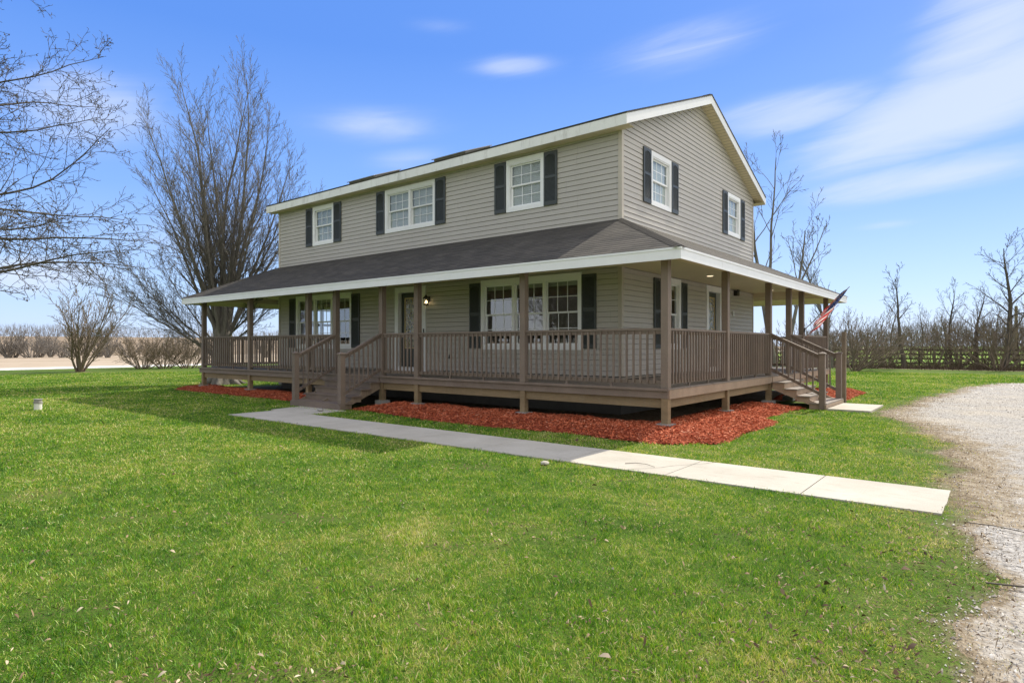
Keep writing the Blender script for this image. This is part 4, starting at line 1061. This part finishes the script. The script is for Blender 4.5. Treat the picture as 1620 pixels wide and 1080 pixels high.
PB = dict(lv=4, seg=[12, 7, 4, 2], trop=[.012, .045, .05, .05], wob=[.035, .06, .09, .1], tip=[.10, .16, .3, .5], n=[24, 9, 4], start=[.16, .12, .1],
          ang=[24, 26, 30], ratio=[.36, .42, .45], short=[.55, .5, .4], rr=[.38, .5, .6], rmin=.0048)
big_tree = mktree('maple_tree', 'tall bare vase-shaped tree with many steep limbs left of the house', 'tree', (-20.9, 2.15, G),
    [[((0,0,-.2), .85), ((0,0,.12), .62), ((0,0,.45), .46), ((0,.02,1.2), .42), ((.02,0,2.2), .36), ((0,0,3.4), .22)]], limbs, PB, 3, M['bark_grey'])
# root flare
fl = [([(Vector((math.cos(a)*1.15, math.sin(a)*1.15, -.12)), .05), (Vector((math.cos(a)*.7, math.sin(a)*.7, .02)), .13), (Vector((math.cos(a)*.35, math.sin(a)*.35, .3)), .17)], 0) for a in (.3, 1.2, 2.2, 3.1, 3.9, 4.8, 5.6)]
V, F = tubes(fl); npmesh('root_flare', V, F, M['bark_grey'], 4, parent=big_tree, smooth=True)

# the near tree whose long wavering branches enter at the left edge
PN = dict(lv=4, seg=[11, 8, 5, 3], trop=[.006, .0, .01, .03], wob=[.10, .16, .20, .22], tip=[.18, .25, .35, .6], n=[13, 8, 3], start=[.18, .12, .12],
          ang=[42, 46, 50], ratio=[.40, .45, .40], short=[.45, .4, .4], rr=[.5, .5, .55], rmin=.0042)
limbs = []
rg = random.Random(21)
for i in range(27):
    az_ = math.atan2(.624, .781)+R(rg.uniform(-62, 55)); z0 = 2.5+.245*i; eln = R(2+1.7*i+rg.uniform(-10, 10))
    limbs.append(((0, 0, z0), (math.cos(az_)*math.cos(eln), math.sin(az_)*math.cos(eln), math.sin(eln)), rg.uniform(4.0, 4.9)-.05*i, .040-.0007*i))
near_tree = mktree('spreading_tree', 'bare dark tree whose long crooked branches reach in from the left edge', 'tree', (-12.0, -8.75, G),
    [[((0,0,-.2), .30), ((0,0,.5), .22), ((0,.03,2.2), .18), ((.03,0,4.2), .14), ((0,0,6.5), .08), ((0.05,0,8.0), .03)]], limbs, PN, 5, M['bark_dark'])
# small dry fruits and buds on its twigs
me = [c for c in near_tree.children if c.name.startswith('crown')][0].data; co = np.empty(len(me.vertices)*3, np.float32); me.vertices.foreach_get('co', co); co = co.reshape(-1, 3)
rgn = np.random.RandomState(9); sel = co[rgn.choice(len(co), 2600, replace=False)]; sel[:, 2] -= .012
N_ = len(sel); s_ = rgn.uniform(.006, .017, N_)[:, None]
oct_ = np.array([(1,0,0),(-1,0,0),(0,1,0),(0,-1,0),(0,0,1.3),(0,0,-1.3)])
V = (sel[:, None]+oct_[None]*s_[:, None]).reshape(-1, 3); i = np.arange(N_)[:, None]*6
F = np.concatenate([i+a for tri in ((0,2,4),(2,1,4),(1,3,4),(3,0,4),(2,0,5),(1,2,5),(3,1,5),(0,3,5)) for a in tri], 1).reshape(-1, 3)
o = npmesh('buds', V, F, M['bark_dark'], 3, parent=near_tree); tag(o, kind='stuff')

# bushes
PS = dict(lv=3, seg=[8, 5, 3], trop=[.03, .04, .04], wob=[.07, .10, .12], tip=[.15, .3, .5], n=[12, 7], start=[.15, .1], ang=[26, 30], ratio=[.38, .4], short=[.4, .4], rr=[.45, .5], rmin=.008)
def bush(name, label, cat, loc, ns_, H, spread, r0, seed, m, group=None, bias=(0, 0), P=PS, base=.25):
    rg = random.Random(seed); limbs = []
    for i in range(ns_):
        a = i*2.399+rg.random(); t = spread*math.sqrt((i+.5)/ns_)
        d = Vector((math.cos(a)*math.sin(t)+bias[0], math.sin(a)*math.sin(t)+bias[1], math.cos(t)))
        limbs.append(((math.cos(a)*base*rg.random(), math.sin(a)*base*rg.random(), -.05), d, H*rg.uniform(.75, 1.05), r0*rg.uniform(.7, 1.1)))
    return mktree(name, label, cat, loc, None, limbs, P, seed, m, group)
PSh = dict(PS, n=[14, 8], rmin=.011)
lb = camdir(0, 1, 0)
bush('shrub_tree', 'multi-stemmed bare shrub standing alone on the lawn before the road', 'shrub', (-39.9, 2.66, G), 11, 4.9, R(37), .075, 31, M['bark_brush'], P=PSh, bias=(lb.x*.12, lb.y*.12))
src = bush('bare_bush', 'leftmost of three low bare bushes by the road', 'bush', (-42.6, 7.2, G), 22, 2.7, R(58), .035, 33, M['bark_brush'], 'low bushes by the road', P=dict(PS, n=[9, 6], rmin=.009), base=.5)
copy_tree(src, (-41.8, 8.35, G), 2.1, .95, 'middle one of three low bare bushes by the road', 'low bushes by the road')
copy_tree(src, (-41.6, 9.9, G), 4.0, 1.05, 'low bare bush by the road nearest the porch corner', 'low bushes by the road')

# young ash-like trees
PA = dict(lv=4, seg=[12, 7, 4, 2], trop=[.01, .05, .05, .05], wob=[.05, .09, .11, .12], tip=[.12, .2, .35, .6], n=[13, 7, 4], start=[.25, .2, .2], ang=[42, 36, 36],
          ratio=[.42, .45, .45], short=[.5, .4, .4], rr=[.45, .5, .6], rmin=.009)
def leader(h, r, lx=0, ly=0): return [((0, 0, -.1), (lx, ly, 1), h, r)]
# two leaning trees behind the house
def up_tree(name, label, loc, stems, seed, P=PA, m='bark_grey', group=None): return mktree(name, label, 'tree', loc, None, stems, P, seed, M[m], group)
rv = camdir(0, 1, 0)
PT = dict(PA, n=[7, 4, 4], start=[.42, .3, .2], ang=[34, 32, 34], wob=[.045, .09, .11, .12], trop=[.03, .06, .05, .05], tip=[.2, .2, .35, .6])
up_tree('ash_tree', 'bare tree with two crooked leaders right behind the house gable', (-4.6, 23.6, G), [((0,0,-.1), (-rv.x*.20, -rv.y*.20, 1), 10.4, .16), ((-rv.x*.6, -rv.y*.6, 3.2), (rv.x*.12, rv.y*.12, 1), 8.2, .10)], 52, PT)
up_tree('ash_tree', 'bare forked tree right of the gable leaning over the porch roof', (-4.1, 22.2, G), [((0,0,-.1), (rv.x*.16, rv.y*.16, 1), 7.6, .13), ((rv.x*.45, rv.y*.45, 3.6), (rv.x*.55, rv.y*.55, 1), 4.6, .065)], 57, PT)

# hedgerow on the right, beyond the lawn
g1 = 'bare trees along the back hedgerow'
A1 = up_tree('hedgerow_tree', 'slim dark tree with a forked open top standing over the fence', (-.86, 41.2, G), leader(6.5, .16), 61, dict(PA, n=[9, 6, 4], start=[.5, .2, .2]), 'bark_dark', g1)
A2 = up_tree('hedgerow_tree', 'tallest dark tree of the hedgerow near the right edge', (4.75, 43.0, G), leader(8.3, .22, .05), 66, dict(PA, n=[17, 7, 4], start=[.28, .2, .2], ang=[52, 38, 36]), 'bark_dark', g1)
A3 = up_tree('columnar_tree', 'narrow upright tree showing above the far end of the porch roof', (-5.1, 39.0, G), leader(8.6, .15), 68, dict(PA, n=[30, 6, 4], ang=[16, 18, 22], start=[.2, .2, .2], ratio=[.35, .4, .4]), 'bark_grey')
def bgp(px, t): # plan position from view angle and depth
    r = (px-810)/980.*t; return Vector((CAM[0]+r*.7814-.624*t, CAM[1]+r*.624+.7814*t, G))
reps = [(A1, 1408, 55, 2.0, .80, 'thin twiggy pole-like tree left of the slim forked tree', 1.0),
        (A1, 1458, 58, 4.0, .72, 'thin faint tree between the slim forked tree and the dense brush', 1.05),
        (A1, 1505, 47, 1.0, .86, 'narrow tree with a short bent crown amid the brush', 1.05),
        (A2, 1548, 45, 2.4, .72, 'crooked tree with arching limbs left of the tallest tree', .9),
        (A2, 1497, 60, 5.0, .62, 'low broad tree behind the brush left of the crooked tree', .9),
        (A2, 1638, 44, 3.1, .85, 'tree cut by the right edge of the hedgerow', .9),
        (A1, 1340, 62, .6, .70, 'small tree behind the flag among the brush', .9),
        (A2, 1372, 70, 1.9, .66, 'rounded tree far behind the leaning bush', .8),
        (A2, 1440, 78, .9, .62, 'low rounded tree far behind the slim forked tree', .8),
        (A1, 1570, 52, 2.9, .85, 'straight tree just left of the tallest tree', .9),
        (A2, 1606, 70, 3.9, .60, 'distant tree right of the tallest tree', .9)]
for s0, px, t, rz, sc0, lab, zs in reps: copy_tree(s0, bgp(px, t), rz, sc0, lab, g1, zs)
PBR = dict(PS, n=[8, 5], seg=[7, 5, 3], rmin=.009, wob=[.09, .12, .14])
g2 = 'bare bushes along the hedgerow'
B1 = bush('hedgerow_bush', 'big leaning bush with stems sweeping right, nearest of the hedgerow', 'bush', bgp(1353, 39.5), 24, 4.4, R(58), .045, 71, M['bark_brush'], g2, bias=(rv.x*.55, rv.y*.55), P=PBR)
B2 = bush('hedgerow_bush', 'widest fan-shaped bush at the foot of the tallest tree', 'bush', bgp(1583, 40.5), 18, 4.5, R(58), .05, 73, M['bark_brush'], g2, P=PBR, base=.5)
for s0, px, t, rz, sc0, lab in ((B2, 1380, 44, 1.0, .9, 'dense bush just behind the big leaning bush'), (B2, 1405, 47, 2.0, .8, 'dense bush left of the slim forked tree'),
    (B2, 1478, 44, 3.0, .85, 'bush in the middle of the hedgerow'), (B2, 1515, 46, 4.2, .95, 'bush under the narrow bent tree'), (B2, 1548, 44, 5.1, .85, 'bush left of the fan-shaped bush'),
    (B2, 1618, 43, .4, .95, 'bush at the right edge of the hedgerow'), (B1, 1320, 46, .2, 1.0, 'bush behind the wooden post and porch end'), (B2, 1295, 50, 1.2, 1.0, 'bush behind the flag and end rail'),
    (B2, 1250, 48, 2.2, 1.0, 'bush seen between the far porch posts'), (B2, 1440, 52, .9, .8, 'low bush behind the slim forked tree'), (B2, 1650, 42, 2.0, 1.0, 'bush just beyond the right edge')):
    copy_tree(s0, bgp(px, t), rz, sc0, lab, g2, .78+.5*((px*7) % 10)/10)
# tangle of low brush and litter at the hedgerow's foot
rgn = np.random.RandomState(17); P_ = []
N_ = 32000
xs_ = rgn.uniform(-16, 34, N_); ys_ = 42.2+rgn.normal(0, 1.2, N_)
hh_ = np.abs(rgn.normal(.1, .26, N_))+.06; th_ = rgn.uniform(0, 6.283, N_); ln_ = rgn.uniform(.2, .9, N_)*hh_
b0 = np.stack([xs_, ys_, np.full(N_, G-.02)], 1); tp = b0+np.stack([np.cos(th_)*ln_, np.sin(th_)*ln_, hh_], 1); sv = np.stack([-np.sin(th_), np.cos(th_), np.zeros(N_)], 1)*rgn.uniform(.006, .02, N_)[:, None]
V = np.stack([b0-sv, b0+sv, tp], 1).reshape(-1, 3); F = np.arange(N_*3).reshape(-1, 3)
o = npmesh('undergrowth', V, F, M['litter'], 3); tag(o, 'tangled dead undergrowth along the foot of the hedgerow', 'undergrowth', kind='stuff')
# far woods as one mass on each horizon
def woods(name, pts, H, N_, seed, label):
    rgn = np.random.RandomState(seed); pts = np.array(pts, float); Vs = []
    i = rgn.randint(0, len(pts)-1, N_); t = rgn.uniform(0, 1, N_)[:, None]; p = pts[i]*(1-t)+pts[i+1]*t
    hv = H*(.65+.35*(sd_noise(p[:, 0]*.1, p[:, 1]*.1, 1.5, seed)*.5+.5))
    x = p[:, 0]+rgn.normal(0, 5, N_); y = p[:, 1]+rgn.normal(0, 5, N_); z1_ = p[:, 2]+hv*rgn.beta(2, 1.4, N_); z0_ = np.maximum(p[:, 2]-1, z1_-hv*rgn.uniform(.15, .5, N_))
    lean = rgn.normal(0, .25, N_)*(z1_-z0_); a = rgn.uniform(0, 6.28, N_); wv = .05*H/6
    s0 = np.stack([np.cos(a), np.sin(a), np.zeros(N_)], 1)*wv
    b = np.stack([x, y, z0_], 1); tp = np.stack([x+np.cos(a)*lean, y+np.sin(a)*lean, z1_], 1)
    V = np.stack([b-s0, b+s0, tp], 1).reshape(-1, 3)
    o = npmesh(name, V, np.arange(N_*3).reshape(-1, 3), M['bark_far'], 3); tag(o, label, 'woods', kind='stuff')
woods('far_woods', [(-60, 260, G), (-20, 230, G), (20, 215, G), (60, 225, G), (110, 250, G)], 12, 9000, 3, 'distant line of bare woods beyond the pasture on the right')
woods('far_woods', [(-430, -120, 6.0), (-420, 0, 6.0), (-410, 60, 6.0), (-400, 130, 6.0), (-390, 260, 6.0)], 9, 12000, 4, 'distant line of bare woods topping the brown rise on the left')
# field hedgerow on the left, individual trees
g3 = 'bare trees along the far side of the field'
PF = dict(PS, n=[8, 5], rmin=.018, tip=[.2, .35, .5])
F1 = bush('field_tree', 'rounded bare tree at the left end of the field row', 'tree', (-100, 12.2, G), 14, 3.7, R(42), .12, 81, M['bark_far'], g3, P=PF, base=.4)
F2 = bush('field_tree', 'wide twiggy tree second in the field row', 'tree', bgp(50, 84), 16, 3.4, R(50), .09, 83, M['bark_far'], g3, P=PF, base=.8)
k = 0
names = ['third', 'fourth', 'fifth', 'sixth', 'seventh', 'eighth', 'ninth', 'tenth', 'eleventh', 'twelfth']
for px, s0, sc0 in ((20, F2, .85), (66, F1, .8), (82, F1, .95), (100, F2, .7), (118, F2, .8), (158, F1, .95), (172, F1, .85), (205, F2, .8), (240, F2, .75), (268, F1, .8)):
    copy_tree(s0, bgp(px, 84+3*(k % 3)), k*1.3, sc0, 'small bare tree, %s of the field row from the left' % names[k], g3); k += 1
for px, s0, sc0, q in ((300, F2, .8, 'behind the low bushes by the road'), (345, F2, .9, 'seen behind the vase-shaped tree'), (420, F1, .9, 'seen through the left porch bay')):
    copy_tree(s0, bgp(px, 86), px*.1, sc0, 'small bare field-row tree '+q, g3)
# trees across the yard, mirrored in the ground-floor windows
g4 = 'trees on the far side of the front yard'
for i, (x, y, s0) in enumerate(((-33, -41, 1.0), (-46, -33, .95), (-22, -44, 1.0), (-56, -22, .9), (-40, -56, 1.1), (-58, -42, 1.1), (-9, -50, 1.0), (-27, -58, 1.1), (-70, -30, 1.1))):
    copy_tree(big_tree, (x, y, G), 1.1+i*1.7, s0, 'bare yard tree reflected in the porch windows', g4)

# ------------------------------------------------------------------ fence, posts, pipe, flag
fe = thing('board_fence', 'dark four-rail board fence along the far pasture', 'fence', (0, 46, G))
def fmb(mb, name, m):
    o = mb.build(name, m); o.parent = fe; o.matrix_parent_inverse = Matrix.Translation(fe.location).inverted(); return o
xx = -16.0
while xx < 36:
    fmb(MB().box(xx-.07, xx+.07, 46-.07, 46+.07, G-.1, G+1.45), 'post', M['dark_rail']); xx += 2.6
for z in (.28, .62, .96, 1.30): fmb(MB().box(-16, 36, 45.90, 45.93, G+z-.06, G+z+.06), 'rail', M['dark_rail'])
p = MB(); p.box(1.25, 1.35, 8.55, 8.65, G-.1, 1.86)
p = p.build('wooden_post', M['post_wood'], bevel=.01); p.location = (0.0, 0, 0); tag(p, 'plain weathered wooden post standing behind the side steps', 'post')
p2 = bgp(1608, 62); mb = MB(); mb.cyl((0, 0), .17, -.2, 5.6, 12, .13); mb = mb.build('utility_pole', M['post_wood']); mb.location = p2; tag(mb, 'stout wooden pole standing right of the tallest hedgerow tree', 'pole')
pp = thing('vent_pipe', 'short white capped pipe sticking out of the left lawn', 'pipe', (-14.15, -5.88, G))
pp.scale = (.85, .85, .85)
MB().cyl((0, 0), .10, -.1, .20, 24).build('pipe_body', M['pvc'], pp)
mb = MB(); mb.cyl((0, 0), .115, .19, .235, 24); mb.cyl((0, 0), .098, .235, .30, 24); mb.cyl((0, 0), .115, .30, .32, 24); mb.build('pipe_cap', M['concrete'], pp)

# flag on an angled staff fixed to a porch post
fl = thing('flag', 'tattered red, white and blue striped flag on an angled staff by the side steps', 'flag', (0.0, 9.72, 1.95))
tip = Vector((1.24, 0, 1.25)); mb = MB()
dr = tip.normalized(); s_, u_ = orth(dr); ringp = lambda c, r: [c+s_*math.cos(a*math.pi/4)*r+u_*math.sin(a*math.pi/4)*r for a in range(8)]
A = ringp(Vector((0, 0, 0)), .013); B = ringp(tip, .011)
for i in range(8): mb.face([A[i], A[(i+1) % 8], B[(i+1) % 8], B[i]])
mb.face(A); mb.face(B[::-1]); mb.build('staff', M['post_wood'], fl)
mb = MB(); mb.box(-.02, .03, -.03, .03, -.06, .07); mb.build('bracket', M['black'], fl)
m, n = mat('flag_cloth'); uv = n.add('ShaderNodeUVMap').outputs[0]; sp2 = n.add('ShaderNodeSeparateXYZ', {0: uv})
st = n.math('LESS_THAN', n.math('FRACT', n.math('MULTIPLY', sp2.outputs[1], 6.5)), .5)
can = n.math('MULTIPLY', n.math('LESS_THAN', sp2.outputs[0], .42), n.math('GREATER_THAN', sp2.outputs[1], .46))
vs = n.add('ShaderNodeTexVoronoi', {'Vector': n.mapping(uv, (24, 16, 1)), 'Scale': 1.0, 'Randomness': .25}).outputs['Distance']
cb = n.mix(n.math('LESS_THAN', vs, .22), (.02, .035, .13), (.6, .6, .62))
col = n.mix(can, n.mix(st, (.80, .76, .74), (.62, .03, .04)), cb)
d = n.add('ShaderNodeBsdfDiffuse', {'Color': col}); tr = n.add('ShaderNodeBsdfTranslucent', {'Color': col}); mx = n.add('ShaderNodeMixShader', {0: .35, 1: d.outputs[0], 2: tr.outputs[0]})
n.l.new(mx.outputs[0], n.add('ShaderNodeOutputMaterial').inputs[0]); M['flag'] = m
# cloth: hoist edge tied near the tip, fly blown back down along the staff
NU, NV = 40, 20; rg = random.Random(3); V = []; uvs = []
hoist0 = tip*.97; 
torn = [1.0-.10*rg.random()-(.35 if j < 6 and rg.random() < .5 else 0)-(.15 if rg.random() < .3 else 0) for j in range(NV+1)]
for j in range(NV+1):
    v = j/NV                                      # 1 = top stripe at the tip
    for i in range(NU+1):
        u = i/NU*torn[j]
        base = tip*(.97-.42*(1-v))
        fly = Vector((-.74, 0, -.66))*u*1.02
        sag = Vector((.02, 0, -1))*(.42*(1-v)*(.45+u*1.2)*(1-.4*u)+.05*math.sin(u*6+v*3))
        rip = Vector((0, 1, 0))*(.075*math.sin(u*8+v*5)*(.3+u)+.05*math.sin(v*9))
        V.append(base+fly+sag+rip); uvs.append((i/NU*torn[j], v))
mb = MB()
for j in range(NV):
    for i in range(NU):
        if i > 26 and rg.random() < (.02+.10*(i-26)/14): continue
        a = j*(NU+1)+i; q = (a, a+1, a+NU+2, a+NU+1)
        mb.face([V[k] for k in q], [uvs[k] for k in q])
mb.build('cloth', M['flag'], fl, smooth=True)

# small twigs on the drive, stones by the walk
def twig(loc, pts, r, label):
    V, F = tubes([([(Vector(p), r*(1-.12*i)) for i, p in enumerate(q)], 0) for q in pts])
    o = npmesh('twig', V, F, M['bark_dark'], 4, smooth=True); o.location = loc; tag(o, label, 'twig', 'fallen twigs'); return o
twig((5.02, -5.35, G+.02), [[(-.3,-.05,0),(-.05,-.03,.02),(.02,.05,.03),(.12,.16,.02),(.26,.30,.03)], [(-.02,-.02,.02),(.05,-.12,.02),(.02,-.2,0)], [(.02,-.02,.02),(.12,-.06,.03),(.16,-.1,0)]], .008, 'forked dark twig lying on the gravel drive')
twig((4.75, -3.75, G+.02), [[(-.2,.03,0),(0,.0,.01),(.15,-.06,.01),(.34,-.1,0)]], .006, 'thin straight stick on the drive near the end of the walkway')
twig((5.75, -5.0, G+.02), [[(-.35,.2,0),(-.1,.04,.01),(.15,-.02,.02),(.4,-.12,.0)], [(-.1,.04,.01),(.05,.1,.02),(.2,.08,0)]], .006, 'slender branching stick at the right edge of the drive')
twig((1.05, -3.15, G+.027), [[(-.22,-.02,0),(-.1,.05,.01),(.05,.06,.01),(.2,.0,0)]], .005, 'curved thin twig lying on the concrete walkway')
def stone(loc, s, seed, label, m='walk'):
    rg = random.Random(seed); mb = MB(); bmv = []
    import bmesh
    bm = bmesh.new(); bmesh.ops.create_icosphere(bm, subdivisions=2, radius=1)
    for v in bm.verts: v.co = Vector((v.co.x*s*1.3, v.co.y*s, v.co.z*s*.55))*(1+rg.uniform(-.14, .14))
    me = bpy.data.meshes.new('stone'); bm.to_mesh(me); bm.free(); me.materials.append(M[m]); o = bpy.data.objects.new('stone', me); C.objects.link(o); o.location = loc; tag(o, label, 'stone'); return o
stone((-.02, -3.83, G+.03), .05, 1, 'small pale stone on the grass before the walkway')
stone((-8.2, -1.75, G+.05), .07, 2, 'lump of broken concrete by the foot of the front steps', 'concrete')
